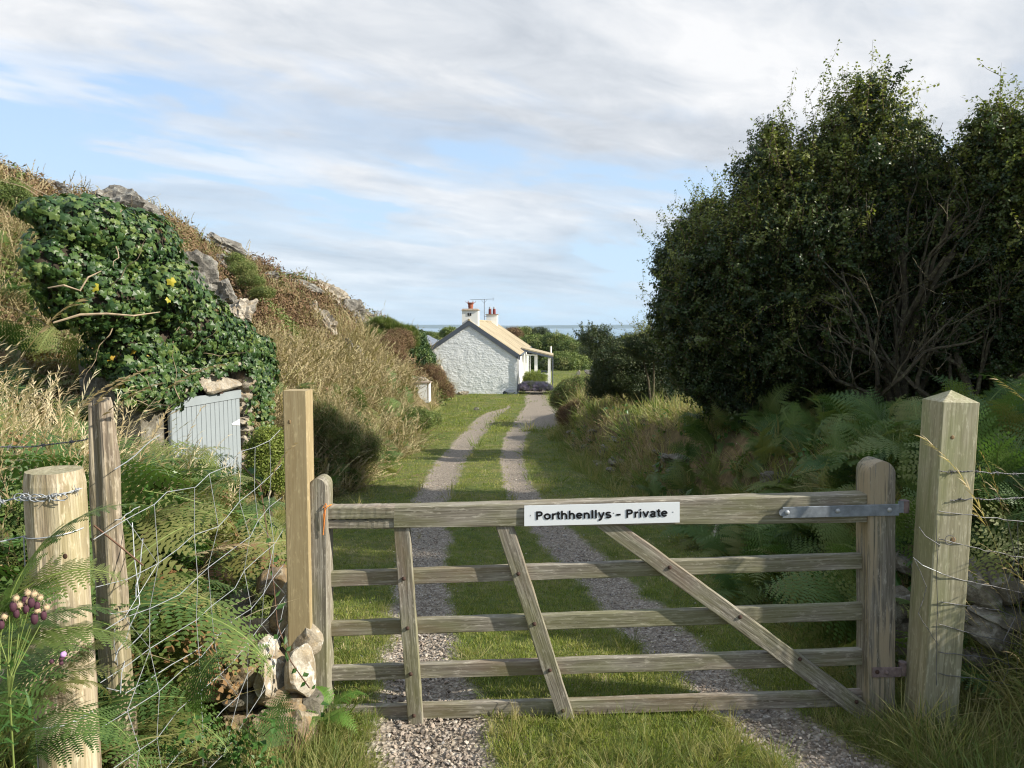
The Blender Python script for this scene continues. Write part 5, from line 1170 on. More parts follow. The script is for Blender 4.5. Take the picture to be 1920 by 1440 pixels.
def hawthorn(label, base, stems, lobes, n, seed, shoots=.10, mid=.55, lower=-.75, front_bare=True):
    e = empty('hawthorn_tree', base, label, 'tree', None); R_ = random.Random(seed); s = MB()
    for (d, L, r) in stems: grow(s, Vector(base) - Vector((0, 0, .1)), Vector(d).normalized(), L, r, 4, R_, .8, .12)
    s.obj('trunk', M['bark'], e)
    A, B, LB = [], [], []; tot = sum(r[0] * r[2] for _, r in lobes)
    for k, (c, r) in enumerate(lobes):
        p, v = ell_points(c, r, int(n * r[0] * r[2] / tot), .75, .22, seed + k * 5, lower); A.append(p); B.append(v); LB.append(np.full(len(p), k))
    P = np.concatenate(A); V = np.concatenate(B)
    top = max(c[2] + r[2] for c, r in lobes); low = base[2]
    hz_ = (P[:, 2] - low) / (top - low)
    if front_bare:      # the shaded front skirt is thin on leaves, so bare branches show
        k = ~((V[:, 1] < -.15) & (hz_ < .48) & (RNG.random(len(P)) < .60)); P, V, hz_ = P[k], V[k], hz_[k]
    m = len(P); rot = np.stack([-V[:, 1] * .9 + RNG.normal(0, .5, m), V[:, 0] * .9 + RNG.normal(0, .5, m), RNG.uniform(0, 6.28, m)], 1)
    lt = RNG.random(m) < mid * np.clip(hz_ * 2.4 - .9, 0, 1) * (vnoise(P[:, 0] * 1.5, P[:, 2] * 1.5, seed) > .36)  # sunlit look of the crown painted by lighter sprigs higher up
    outer = np.zeros(m, bool)
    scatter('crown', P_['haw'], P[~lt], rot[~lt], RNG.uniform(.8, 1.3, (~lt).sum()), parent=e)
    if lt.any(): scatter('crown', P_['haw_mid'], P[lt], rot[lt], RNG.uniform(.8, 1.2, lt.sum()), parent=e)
    # shoots standing out of the outline
    A, B = [], []
    for k, (c, r) in enumerate(lobes):
        p, v = ell_points(c, r, int(n * shoots * r[0] * r[2] / tot), .08, .22, seed + k * 5, -.1); A.append(p); B.append(v)
    P = np.concatenate(A); V = np.concatenate(B); m = len(P); rot = np.stack([-V[:, 1] * .35 + RNG.normal(0, .2, m), V[:, 0] * .35 + RNG.normal(0, .22, m), RNG.uniform(0, 6.28, m)], 1)
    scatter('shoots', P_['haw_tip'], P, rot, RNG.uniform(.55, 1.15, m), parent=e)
    return e
def lobe(px, py, Y, rx, rz_, ry=None): return (tuple(at(px, py, Y)), (rx / FPX * Y, (ry or (rx + rz_) / 2) / FPX * Y, rz_ / FPX * Y))
def groundp(px, Y, dz=0): x = (px - 960) / FPX * Y; return (x, Y, hz(x, Y) + dz)
hawthorn('big dark hawthorn, the widest and tallest of the trees on the right bank', groundp(1690, 8.3),
    [((-.8, .0, .75), 1.25, .075), ((-.35, .1, 1), 1.35, .07), ((.15, .1, 1), 1.35, .075), ((.5, .1, .9), 1.2, .06), ((-.9, -.1, .5), 1.15, .05), ((-.1, -.1, .8), 1.0, .05), ((-.5, .0, 1), 1.1, .05)],
    [lobe(1620, 335, 8.4, 66, 150), lobe(1700, 375, 8.7, 58, 120), lobe(1560, 365, 8.5, 42, 120), lobe(1440, 385, 8.6, 46, 118), lobe(1490, 400, 8.5, 34, 110), lobe(1530, 490, 8.4, 120, 120), lobe(1420, 510, 8.6, 90, 120), lobe(1340, 570, 8.9, 80, 125), lobe(1700, 520, 8.6, 105, 150), lobe(1480, 640, 8.7, 150, 110), lobe(1620, 660, 8.9, 140, 110), lobe(1560, 745, 10, 120, 60), lobe(1700, 720, 10.2, 120, 80), lobe(1480, 760, 9.8, 70, 45)], 15000, 31, .10)
hawthorn('dark dense bush-like hawthorn forming the low left end of the trees on the right bank', groundp(1370, 9.8),
    [((-.4, .1, .8), .8, .05), ((.1, .1, 1), .8, .05), ((.5, .1, .8), .8, .04)],
    [lobe(1300, 610, 9.6, 58, 120), lobe(1350, 680, 9.4, 85, 95), lobe(1275, 500, 9.8, 26, 58), lobe(1330, 460, 9.7, 34, 60), lobe(1400, 740, 9.4, 90, 70)], 7000, 57, .10, .08, front_bare=False)
hawthorn('narrow-topped hawthorn at the right edge of the photo', groundp(1860, 7.6),
    [((-.1, .05, 1), 1.1, .055), ((.2, .05, 1), 1.15, .055), ((.6, -.0, .7), 1.0, .045), ((-.4, .0, .8), .95, .045)],
    [lobe(1850, 330, 7.7, 34, 95), lobe(1910, 345, 7.6, 42, 105), lobe(1865, 480, 7.8, 62, 110), lobe(1945, 540, 7.6, 90, 140), lobe(1860, 650, 8.0, 85, 90), lobe(1850, 730, 9.2, 110, 60), lobe(1960, 700, 8.6, 90, 80)], 8500, 83, .12)
# the row of trees goes on beyond the right edge of the photo and shades the gate and the lawn behind it
TX = [((6.3, 3.3), 3.7, 1.25), ((7.2, 5.0), 4.0, 1.8)]
for i, ((x, y), hgt, r) in enumerate(TX):
    b = (x, y, hz(x, y)); hawthorn(['hawthorn growing just outside the right edge, shading the gate', 'tall hawthorn outside the right edge, furthest back', 'small hawthorn outside the right edge, nearest the camera'][i], b, [((-.2, 0, 1), 1.5, .08), ((.3, .1, 1), 1.5, .07)],
        [((x, y, b[2] + hgt * .55), (r, r * .8, hgt * .36)), ((x - .3, y + .3, b[2] + hgt * .75), (r * .6, r * .6, hgt * .26))], 2600, 120 + i, .04, .1, front_bare=False)
# bare branches in front of the big tree's shaded skirt
# ---- shrubs on the right
def sb(name, label, px, py, Y, lobes, coll, n, size, cat='shrub', **k):
    L = [lobe(*q) for q in lobes]; g0 = groundp(px, Y); return bush(name, g0, L, P_[coll], n, size, label, cat, seed=int(px), **k)
sb('evergreen_shrub', 'dense dark evergreen shrub on the right bank, left of the hawthorns', 1190, 720, 17, [(1190, 705, 17, 72, 62), (1150, 725, 17.5, 45, 50), (1230, 690, 17, 50, 50), (1175, 665, 17.5, 40, 35), (1235, 745, 16.5, 50, 40)], 'scrub_dark', 2600, .55)
sb('buddleia_shrub', 'dark shrub with drooping flower spikes against the sea, left of the hawthorns', 1225, 690, 15.5, [(1225, 660, 15.5, 38, 34), (1200, 650, 15.5, 26, 18)], 'scrub_dark', 900, .45, extra=(P_['haw_tip'], .12, .8))
sb('russet_shrub', 'low rounded shrub, green on top and russet below, at the bend of the gravel', 1078, 745, 26, [(1080, 742, 26, 44, 32), (1060, 752, 26, 26, 24), (1108, 735, 26, 24, 26)], 'hillgreen', 1500, .8, extra=(P_['heather'], .35, .8))
sb('bramble_bush', 'brown bramble bush spilling down the bank below the low rounded shrub', 1085, 775, 22, [(1082, 782, 22, 36, 26), (1110, 770, 21.5, 28, 24)], 'brown_scrub', 500, .6)
sb('wiry_tree', 'thin wiry wind-bent tree standing against the sea above the dark evergreen shrub', 1135, 660, 40, [(1118, 640, 40, 26, 20), (1135, 660, 40, 28, 22), (1100, 632, 41, 14, 10)], 'scrub_dark', 240, .95, cat='tree', extra=(P_['haw'], .5, 2.0))
# far thicket
TH = [(960, 622, 76, 16, 14, 'brown_scrub'), (982, 622, 78, 20, 13, 'scrub'), (1012, 621, 78, 22, 13, 'scrub_dark'), (1000, 645, 74, 34, 24, 'scrub'), (1040, 640, 72, 34, 24, 'scrub'), (1072, 648, 70, 30, 24, 'scrub'), (1100, 655, 69, 30, 24, 'scrub_dark'), (1058, 665, 67, 36, 18, 'scrub'), (1052, 628, 76, 24, 12, 'brown_scrub'), (1090, 634, 74, 26, 14, 'scrub_dark'), (1128, 660, 70, 26, 22, 'scrub'), (1150, 668, 70, 30, 22, 'scrub_dark'), (1020, 668, 72, 34, 18, 'scrub'), (1190, 672, 75, 40, 24, 'scrub'), (960, 640, 80, 24, 20, 'scrub')]
TL = ['brown-topped thicket shrub just right of the rear chimney', 'dark rounded thicket shrub right of the chimneys, left of its twin on the skyline', 'dark rounded thicket shrub on the skyline, right of its twin', 'green thicket shrub above the cottage eave', 'bright green thicket shrub in the middle of the far thicket', 'green thicket shrub right of the bright middle one', 'dark thicket shrub behind the standing stone', 'dark shrub at the lawn edge right of the porch', 'brown thicket shrub on the skyline under the far headland', 'dark thicket shrub where the thicket skyline dips to the sea', 'green shrub at the right end of the far thicket', 'dark shrub behind the long grey stone', 'green shrub at the lawn edge behind the porch glass', 'green shrub behind the dark evergreen shrub', 'green shrub behind the rear end of the cottage roof']
for i, (px, py, Y, rx, rz_, coll) in enumerate(TH):
    py += 7 + (10 if px > 1045 else 0); c, r = lobe(px, py, Y, rx, rz_ * .9); b = (c[0], Y, hz(c[0], Y)); lo = (c[0] + .4, c[1] - .3, (c[2] + b[2]) / 2)
    bush('thicket_shrub', b, [(c, r), (lo, (r[0] * 1.1, r[1], r[2] * 1.2)), ((c[0] - r[0] * .6, c[1], c[2] - r[2] * .5), (r[0] * .7, r[1] * .7, r[2] * .8))], P_[coll], 620, 1.25, TL[i], 'shrub', 'shrubs of the far thicket', seed=700 + i, disp=.42)
for i, (px, py, Y, rx, rz_, lab) in enumerate([(843, 628, 74, 16, 14, 'green bush between the two houses, left of the front chimney'), (808, 632, 90, 20, 8, 'low far bush on the skyline above the slate roof')]):
    c, r = lobe(px, py, Y, rx, rz_); b = (c[0], Y, hz(c[0], Y)); bush('far_bush', b, [(c, r), ((c[0], c[1], (c[2] + b[2]) / 2), (r[0], r[1], r[2] * 1.4))], P_['scrub'], 420, 1.0, lab, seed=800 + i)
# by the cottage
p = hp(HW + .95, 1.9, GZ); bush('round_shrub', tuple(p), [(tuple(p + Vector((0, .6, .75))), (.75, .6, .42)), (tuple(p + Vector((-.1, .5, .45))), (.7, .6, .45))], P_['bright'], 800, .7, 'rounded bright green shrub beside the porch', seed=4)
p = hp(HW + .75, .35, GZ); bush('lavender_bush', tuple(p), [(tuple(p + Vector((.15, 0, .30))), (.95, .5, .35)), (tuple(p + Vector((.6, .3, .28))), (.6, .5, .3))], P_['lavender'], 800, .9, 'purple-grey lavender bush at the corner of the cottage', seed=6, stem=False)
# left side bushes
sb('gorse_bush', 'olive gorse bush on the lower skyline of the hill', 720, 620, 30, [(720, 620, 31, 32, 20), (755, 640, 31, 28, 26), (700, 640, 30, 20, 18)], 'gorse', 1300, .9)
sb('heather_bush', 'reddish brown dead heather below the gorse', 730, 660, 28, [(728, 662, 28.5, 30, 30), (748, 640, 29.5, 24, 22)], 'brown_scrub', 700, .7)
def ivy_patch(label, lobes, px, Y, n, size): return bush('ivy_patch', groundp(px, Y), [lobe(*q) for q in lobes], P_['ivy_far'], n, size, label, 'ivy', seed=int(px), stem=False, disp=.15)
ivy_patch('dark ivy covering the end of the hill just left of the cottage', [(775, 655, 34, 24, 36), (790, 680, 34.5, 22, 28), (762, 640, 34, 20, 24)], 778, 34, 1700, 1.0)
sb('bramble_patch', 'fresh green bramble patch on the upper slope near the skyline', 470, 530, 19, [(455, 505, 19, 20, 12), (472, 528, 18.8, 18, 12), (492, 550, 18.6, 18, 10), (440, 488, 19.5, 12, 8)], 'hillgreen', 420, .6, disp=.5, stem=False)
sb('bramble_patch', 'green bramble patch at the top left edge of the hill', 30, 400, 12, [(15, 372, 12, 36, 26), (45, 405, 12, 24, 18)], 'hillgreen', 330, .55, disp=.5, stem=False)
sb('bramble_bush', 'brown brambles tumbling down beside the white box to the gable foot', 815, 720, 33, [(810, 715, 34, 24, 26), (832, 735, 34.5, 18, 16), (800, 700, 34, 16, 16)], 'brown_scrub', 650, .7)
sb('gorse_bush', 'dark green bush spreading from the hill foot onto the lawn before the white box', 770, 790, 21, [(765, 790, 21, 48, 22), (730, 800, 20, 40, 26), (800, 786, 21.5, 22, 10)], 'hillgreen', 1500, .7)
sb('gorse_bush', 'dark green bush between the new gate post and the straw grass slope', 625, 830, 10.6, [(625, 835, 10.8, 46, 42), (600, 800, 10.6, 38, 36), (665, 850, 11.5, 40, 36)], 'hillgreen', 1200, .48, disp=.4, extra=(P_['hillgrass'], .35, .9))
sb('gorse_bush', 'yellow-green bush behind the wire just left of the new gate post', 505, 860, 6.4, [(505, 850, 6.4, 34, 44), (515, 900, 6.2, 34, 40), (485, 900, 6.3, 26, 34)], 'bright', 700, .40)

# ================================================================ GRASS, GRAVEL, GROUND COVER
def is_lawn(x, y): return (x > FOOT(y) - .12) & (x < WALLX(y) + .15) & (gravel(x, y) < -.12) & ~((y > 40.3) & (y < 58) & (x > -5.6 + (y - 40) * .06) & (x < .5 + (y - 40) * .06))
def lay(name, coll, P, size, sv=.35, tilt=.2, yscale=True, **k):
    n = len(P); sc = size * RNG.uniform(1 - sv, 1 + sv, n)
    if yscale: sc = sc * np.clip(P[:, 1] / 6, 1, 6) ** .55
    return scatter(name, P_[coll], P, rrot(n, tilt), sc, **k)
P = screen_pts(64000, -250, 2150, 1.7, 9, is_lawn); lay('lawn_grass', 'lawn', P, 1.0, yscale=False, label='short green lawn grass between and beside the two wheel tracks', tilt=.25)
P = screen_pts(15000, -100, 2000, 8.5, 26, is_lawn); lay('lawn_grass', 'lawn_far', P, .62, label='green lawn grass further down the track towards the cottage')
P = screen_pts(9000, 500, 1400, 24, 75, lambda x, y: is_lawn(x, y) | ((y > 38) & (gravel(x, y) < -.1) & (x > 1.6))); lay('lawn_grass', 'lawn_far', P, .9, label='far lawn grass around and beyond the cottage')
dry = lambda x, y: is_lawn(x, y) & (fbm(x * .9, y * .9, 71, 3) > .50)
P = screen_pts(12000, -100, 2000, 1.7, 30, dry); lay('dry_lawn_grass', 'lawn_dry', P, .8, label='straw-coloured patches in the lawn grass')
# longer grass along edges: foot of the bank, wall foot, track verges, round the posts
def edge(x, y):
    g_ = gravel(x, y); a = np.abs(x - FOOT(y)) < .28; b = np.abs(x - WALLX(y)) < .35; c = (g_ < -.1) & (g_ > -.7) & (RNG.random(len(x)) < .18)
    d = (y < 2.75) & (x > 1.05) & (g_ < -.2); e = (y < 2.8) & (g_ < -.3) & (x > -.15) & (x < .95) & (RNG.random(len(x)) < .16)
    return (a | b | c | d | e) & (y < 32) & (g_ < 0)
P = screen_pts(26000, -150, 2100, 1.6, 9, edge); lay('long_grass', 'long', P, .36, .55, .6, label='longer grass along the bank foot, the wall foot and round the gate posts')
P = screen_pts(9000, -150, 2100, 8, 32, edge); lay('long_grass', 'long_far', P, .55, .4, .3, label='longer grass along the verges further down the track')
def is_gr(x, y): return gravel(x, y) > .1
P = screen_pts(52000, 300, 1900, 1.7, 6.5, is_gr); n = len(P); sz = .003 + .009 * RNG.random(n) ** 3.0; P[:, 2] -= .012
nearl = (P[:, 0] < .0) & (P[:, 1] < 4); sz[nearl] *= 1.3
scatter('gravel', P_['pebble'], P, rrot(n, .5), sz, label='loose pinkish grey gravel in the wheel tracks near the gate')
P = screen_pts(16000, 300, 1500, 6, 20, is_gr); n = len(P); P[:, 2] -= .015
scatter('gravel', P_['pebble'], P, rrot(n, .5), (.008 + .012 * RNG.random(n) ** 3) , label='grey gravel in the wheel tracks further off')
P = screen_pts(9000, 300, 1900, 1.9, 9, lambda x, y: (gravel(x, y) > -.9) & (gravel(x, y) < .2)); n = len(P)
scatter('gravel', P_['pebble'], P, rrot(n, .5), .003 + .009 * RNG.random(n) ** 3, label='stray gravel kicked out onto the grass edges of the wheel tracks')
P = screen_pts(420, 300, 1700, 2.2, 16, lambda x, y: (gravel(x, y) > 0) & (vnoise(x * 3, y * 3, 44) > .55)); lay('weeds', 'long', P, .22, .5, .6, label='small weeds and grass tufts growing in the gravel')
P = screen_pts(420, 600, 1800, 1.9, 3.6, lambda x, y: is_lawn(x, y) & (vnoise(x * 2.5, y * 2.5, 46) > .5)); lay('dry_lawn_grass', 'long', P, .33, .5, .7, yscale=False, label='taller unmown tufts in the lawn either side of the gate')
x = RNG.uniform(1.9, 5.5, 1500); y = RNG.uniform(-1, 3.1, 1500); P = np.stack([x, y, H(x, y)], 1); lay('bank_grass', 'long', P, 1.0, .4, .35, yscale=False, label='rough grass on the bank beyond the right edge of the photo')
x = RNG.uniform(-5, -1.3, 900); y = RNG.uniform(-1, 1.9, 900); P = np.stack([x, y, H(x, y)], 1); lay('bank_grass', 'long', P, 1.0, .4, .35, yscale=False, label='rough grass on the near left bank outside the photo')
# ---- hillside
def offrock(x, y):
    m = np.ones(len(x), bool)
    for rx_, ry_, ra in ROCKS: m &= ~((np.abs(x - rx_ * y / ry_) < ra * .95 + .05) & (y > ry_ - .9) & (y < ry_ + .5))
    return m
def is_hill(x, y): return ~((np.abs(x / y - BOXX) < .024) & (y > 17) & (y < 31.2)) & (x < FOOT(y) - .1) & (x > CREST_X(y) - 3.5) & (y < 44) & ~((x > -5.2) & (x < -3.2) & (y > 7.2) & (y < 9.8)) & offrock(x, y)
KEEP = lambda P: P[~((P[:, 0] > -1.42) & (P[:, 1] > 2.3) & (P[:, 1] < 3.25))]
def zone(x, y, s, f=.35): return fbm(x * f, y * f, s, 3)
P = screen_pts(26000, -500, 900, 7.5, 44, lambda x, y: is_hill(x, y) & ~((x < -3.9) & (zone(x, y, 91, .5) > .535) & (RNG.random(len(x)) < .75)) & (zone(x, y, 81) + .10 * (x > -5.5) > .45)); lay('hill_grass', 'hillgrass', P, .9, .35, .3, label='tan dry grass covering the hillside')
P = screen_pts(24000, -500, 860, 8, 44, lambda x, y: is_hill(x, y) & (zone(x, y, 91, .5) > .50)& (x < -3.9)); lay('hill_heather', 'heather', P, .95, .4, .3, label='brown heather and dead bracken on the hillside')
P = screen_pts(19000, -500, 860, 8, 44, lambda x, y: is_hill(x, y) & (zone(x, y, 101, .55) > .54)); lay('hill_scrub', 'hillgreen', P, .75, .4, .3, label='low green scrub among the hillside grass')
# straw grass and bracken slope behind the new post
P = screen_pts(9000, 440, 830, 9, 28, lambda x, y: (x < FOOT(y) + .15) & (x > FOOT(y) - 2.6) & (zone(x, y, 111, .7) < .56) & ~((np.abs(x / y - BOXX) < .026) & (y > 17))); lay('straw_grass', 'hillgrass', P, 1.3, .35, .45, label='pale straw grass leaning over the foot of the hill')
P = screen_pts(1700, 500, 830, 9, 28, lambda x, y: (x < FOOT(y) + .2) & (x > FOOT(y) - 1.4) & ~((np.abs(x / y - BOXX) < .026) & (y > 17))); lay('bracken_undergrowth', 'frond_s', P, .75, .35, .5, label='green bracken under the straw grass at the foot of the hill')
P = screen_pts(3000, 440, 850, 9, 28, lambda x, y: (x < FOOT(y) + .1) & (x > FOOT(y) - 2.8) & (zone(x, y, 111, .7) > .53) & ~((np.abs(x / y - BOXX) < .026) & (y > 17))); lay('hill_scrub', 'hillgreen', P, .7, .4, .3, label='green scrub breaking through the straw grass at the hill foot')
# ---- near left bank: everything above the wire
nb_ = lambda x, y: (x < FOOT(y) - .10) & (x > -5.5) & ~((x > -4.4) & (y > 7.0))
P = screen_pts(3600, -700, 600, 1.7, 8, nb_); P = KEEP(P[~((P[:, 0] > -1.2) & (P[:, 1] < 2.2))]); lay('bank_grass', 'long', P, 1.0, .4, .35, yscale=False, label='rank grass growing through the bracken on the left bank')
P = screen_pts(4200, -700, 560, 1.9, 8, lambda x, y: nb_(x, y) & (RNG.random(len(x)) < .8)); P = KEEP(P[~((P[:, 0] > -1.3) & (P[:, 1] < 2.3))]); lay('bracken_undergrowth', 'frond_s', P, .85, .3, .5, yscale=False, label='low green bracken filling the left bank')
P = screen_pts(1900, -700, 560, 1.9, 8, lambda x, y: nb_(x, y) & (vnoise(x * 1.2, y * 1.2, 6) > .52)); P = KEEP(P[~((P[:, 0] > -1.3) & (P[:, 1] < 2.3))]); P[:, 2] += RNG.uniform(0, .25, len(P)); lay('brambles', 'bramble', P, 1.0, .3, .5, yscale=False, label='bramble leaves tangled through the wire fence')
P = screen_pts(900, -700, 520, 2.3, 7.5, lambda x, y: nb_(x, y) & (vnoise(x * 1.5, y * 1.5, 16) > .5)); lay('dead_bracken', 'frond_dry', P, .9, .3, .6, yscale=False, label='rust-brown dead bracken on the left bank')
P = screen_pts(400, -500, 190, 2.3, 6, lambda x, y: nb_(x, y) ); lay('straw_grass', 'straw', P, 1.0, .25, .15, yscale=False, label='tall pale straw grass with nodding seed heads at the left edge')
P = screen_pts(120, 100, 560, 2.6, 7, nb_); lay('straw_grass', 'straw', P, .9, .25, .2, yscale=False, label='scattered straw stems among the bracken behind the wire')
P = screen_pts(1100, -500, 420, 4.4, 10.5, lambda x, y: (x < FOOT(y) - .6) & ~((x > -5.2) & (y > 6.9) & (y < 9.8))); lay('bracken_undergrowth', 'frond_s', P, 1.05, .35, .4, yscale=False, label='bracken growing up the near slope below the ivy')
P = screen_pts(700, -500, 420, 4.4, 10.5, lambda x, y: (x < FOOT(y) - .6) & ~((x > -5.2) & (y > 6.9) & (y < 9.8))); lay('dead_bracken', 'frond_dry', P, .95, .35, .5, yscale=False, label='dead brown bracken up the near slope')
def thick(x, y): return (x > -2.6) & (x < FOOT(y) - .12) & (y < 4.6)
P = KEEP(screen_pts(1500, -200, 560, 2.2, 4.6, thick)); P = P[~((P[:, 0] > -1.3) & (P[:, 1] < 2.3))]; lay('bracken_undergrowth', 'frond_s', P, 1.0, .3, .45, yscale=False, label='waist-high green bracken between the wire and the shed')
P = KEEP(screen_pts(420, -200, 560, 2.2, 4.6, thick)); P = P[~((P[:, 0] > -1.3) & (P[:, 1] < 2.3))]; lay('dead_bracken', 'frond_dry', P, .9, .3, .5, yscale=False, label='brown bracken between the wire and the shed')
P = KEEP(screen_pts(900, -200, 560, 2.2, 4.6, thick)); P[:, 2] += RNG.uniform(0, .45, len(P)); P = P[~((P[:, 0] > -1.3) & (P[:, 1] < 2.3))]; lay('brambles', 'bramble', P, .8, .3, .6, yscale=False, label='brambles climbing through the bracken by the wire')
P = screen_pts(140, 250, 420, 5.2, 7.6, nb_); lay('bracken_undergrowth', 'frond_s', P, 1.2, .3, .4, yscale=False, label='bracken in front of the shed door')
# foot of the left bank at the frame bottom
P = screen_pts(1300, -100, 640, 1.5, 2.9, lambda x, y: (x < -.55) & (x > -1.6) & ~((x > -1.22) & (x < -.72) & (y > 2.5))); lay('bank_grass', 'long', P, .6, .4, .4, yscale=False, label='tangled yellow-green grass below the wire round the fallen stones')
P = screen_pts(160, 200, 600, 1.8, 2.9, lambda x, y: (x < -.62) & ~((x > -1.3) & (y > 2.35))); lay('brambles', 'bramble', P, .6, .3, .5, yscale=False, label='bramble seedlings below the wire')
# ---- right bank
rb = lambda x, y: (x > WALLX(y) + .12) & (y < 33) & (x < 12)
P = screen_pts(5200, 1030, 2400, 2.9, 30, lambda x, y: rb(x, y) & ((y > 8.5) | (zone(x, y, 5, 1.2) > .5))); lay('bank_grass', 'long_far', P, .75, .4, .35, label='rough grass on the right bank')
P = screen_pts(2600, 1030, 1500, 9, 26, lambda x, y: rb(x, y) & (x < WALLX(y) + 1.8) & (zone(x, y, 15, .9) > .46)); lay('straw_grass', 'hillgrass', P, .62, .4, .4, label='dry grass on top of the right bank')
P = screen_pts(1800, 1030, 2300, 3.0, 20, lambda x, y: rb(x, y) & (zone(x, y, 25, 1) > .45)); lay('brambles', 'bramble', P, 1.0, .4, .5, label='dark brambles on the right bank')
P = screen_pts(2000, 1180, 2300, 3.1, 10, lambda x, y: (x > WALLX(y) - .1) & (x < 9)); lay('bracken_undergrowth', 'frond_s', P, .9, .35, .6, yscale=False, label='shaded bracken under the hawthorns')
P = screen_pts(330, 1700, 2100, 2.0, 3.1, lambda x, y: (x > 1.45) & (y > .0)); P = P[~((np.abs(P[:, 0] - 1.64) < .12) & (np.abs(P[:, 1] - 2.76) < .14))]; lay('long_grass', 'long', P, .75, .4, .4, yscale=False, label='long wispy grass round the foot of the green gate post')
P = screen_pts(9, 1850, 2100, 2.5, 3.3, lambda x, y: x > 1.7); lay('straw_grass', 'straw', P, .85, .3, .2, yscale=False, label='pale grass stems standing in front of the right-hand wall')

# ================================================================ FERNS one can tell apart
GL = 'bracken ferns on the left bank'
FL = [((250, 1120), 2.6, .55, 'bracken fern hanging over the wire right of the old split post'), ((390, 1010), 3.4, .6, 'bracken fern arching towards the new gate post'), ((250, 1000), 3.0, .7, 'bracken fern behind the old split post, waist high'), ((380, 960), 3.8, .75, 'bracken fern in front of the blue shed door'),
      ((120, 800), 4.2, .9, 'tall bracken fern behind the top of the old split post'), ((220, 720), 5.0, 1.0, 'tall bracken fern just below the ivy'), ((300, 780), 5.2, .9, 'bracken fern left of the blue shed door'), ((60, 680), 4.6, 1.0, 'tall bracken fern at the left edge among straw grass'),
      ((470, 980), 3.7, .55, 'small bracken fern beside the new gate post'), ((350, 1180), 3.2, .42, 'low bracken fern above the fallen stones'), ((20, 900), 2.9, .7, 'bracken fern behind the barbed wire at the left edge')]
for i, (c, Y, size, lab) in enumerate(FL):
    p = at(c[0], c[1], Y); fern((p.x, p.y, min(p.z, hz(p.x, p.y) + .15)), 9, size, lab, GL, rs=i)
# foreground fronds by the round post
for i, (c, Y, size, face, tilt, n, lab) in enumerate([((-40, 1230), 1.25, .42, .3, .9, 5, 'bracken fern crossing in front of the round post at half height'), ((-60, 1450), 1.30, .40, .3, .7, 6, 'dark bracken fern at the lower left corner'), ((10, 1330), 1.45, .36, -.1, 1.0, 4, 'small bracken fern beside the slanting strut')]):
    p = at(c[0], c[1], Y); fern(tuple(p), n, size, lab, None, tilt, facing=face, sector=2.2, rs=i + 50)
p = at(600, 1335, 2.72); fern((p.x, p.y, p.z), 7, .27, 'fresh light green fern at the foot of the gate beside the white stone', None, .9, True, rs=99)
GR = [((1400, 1120), 4.6, .7, 'shaded fern behind the long gate brace'), ((1500, 1050), 4.6, .75, 'shaded fern below the strap hinge'), ((1580, 960), 4.8, .8, 'fern standing left of the gate stile top'), ((1450, 900), 5.4, .8, 'fern on the bank under the hawthorn, left of the stile'), ((1640, 900), 4.9, .8, 'fern directly behind the green gate post'), ((1530, 860), 5.6, .85, 'olive fern highest on the bank left of the gate post'),
      ((1880, 820), 4.2, .8, 'olive fern right of the pyramid-topped post'), ((1940, 760), 4.4, .8, 'fern at the right edge of the photo'), ((1380, 980), 5.6, .7, 'dark fern above the upright lichened stone'), ((1560, 1150), 4.0, .55, 'low dark fern behind the lower gate rails'), ((1330, 900), 6.6, .7, 'brown-green fern at the left end of the shaded ferns')]
for i, (c, Y, size, lab) in enumerate(GR):
    p = at(c[0], c[1], Y); z = hz(p.x, p.y); fern((p.x, p.y, z), 9, size, lab, 'ferns under the hawthorns', rs=i + 200)
# a few straw stems singled out in front
def stems(label, spec, mat='straw', hw=.009):
    s = MB(); p0 = None
    for (x, y, Y, h, ang, lean) in spec:
        p = at(x, y, Y); p0 = p0 or p; n0_ = len(s.v); culm(s, p, h, lean, ang, .26, .0012, hw, 34)
    return tag(s.obj('grass_stems', M[mat], loc=p0), label, 'grass stems')
stems('three arching straw stems in front of the old split post', [(70, 900, 1.9, .42, .35, .55), (80, 900, 1.9, .40, .3, .7), (60, 905, 1.9, .36, .5, .45)])
stems('long pale straw stem leaning up at the left edge', [(-20, 800, 1.9, .42, .3, .35)])
stems('straw stem bending over the bracken right of the old post', [(195, 830, 2.1, .42, .1, .9), (200, 1110, 2.0, .50, .0, 1.8)])
stems('two long straw stems arching past the right side of the green post', [(1915, 1200, 2.6, .85, 2.9, .2), (1930, 1150, 2.65, .65, 2.8, .35)])
stems('single straw seed head hanging against the new gate post', [(480, 990, 2.7, .36, .4, .2)])
# bramble canes
for lab, pts in (('reddish bramble cane standing in front of the new gate post', [(452, 870, 2.9), (488, 910, 2.8), (500, 990, 2.75), (512, 1080, 2.72), (520, 1170, 2.7), (545, 1240, 2.65), (580, 1290, 2.55)]), ('green bramble cane arching across the wire netting', [(270, 920, 2.6), (330, 930, 2.65), (400, 950, 2.7), (480, 975, 2.75), (520, 990, 2.8)]), ('short broken brown twig in front of the old split post', [(176, 985, 1.75), (220, 1020, 1.8), (268, 1060, 1.85)])):
    s = MB(); P = [at(*q) for q in pts]; s.tube(P, [.0024] * len(P), 5); o = tag(s.obj('bramble_cane', M['cane' if 'green' not in lab else 'stalk'], loc=P[0]), lab, 'bramble')
    if 'twig' not in lab:
        s = MB()
        for q in range(len(P) * 4):
            f = q / 4; a = min(int(f), len(P) - 2); c = P[a].lerp(P[a + 1], f - a); nn = (rv() + Vector((.3, -.5, .6))).normalized(); d = nn.orthogonal().normalized(); leafquad(s, c + rv() * .012, nn, d, U(.02, .045), U(.014, .03))
        s.obj('leaves', M['bramble'], o)
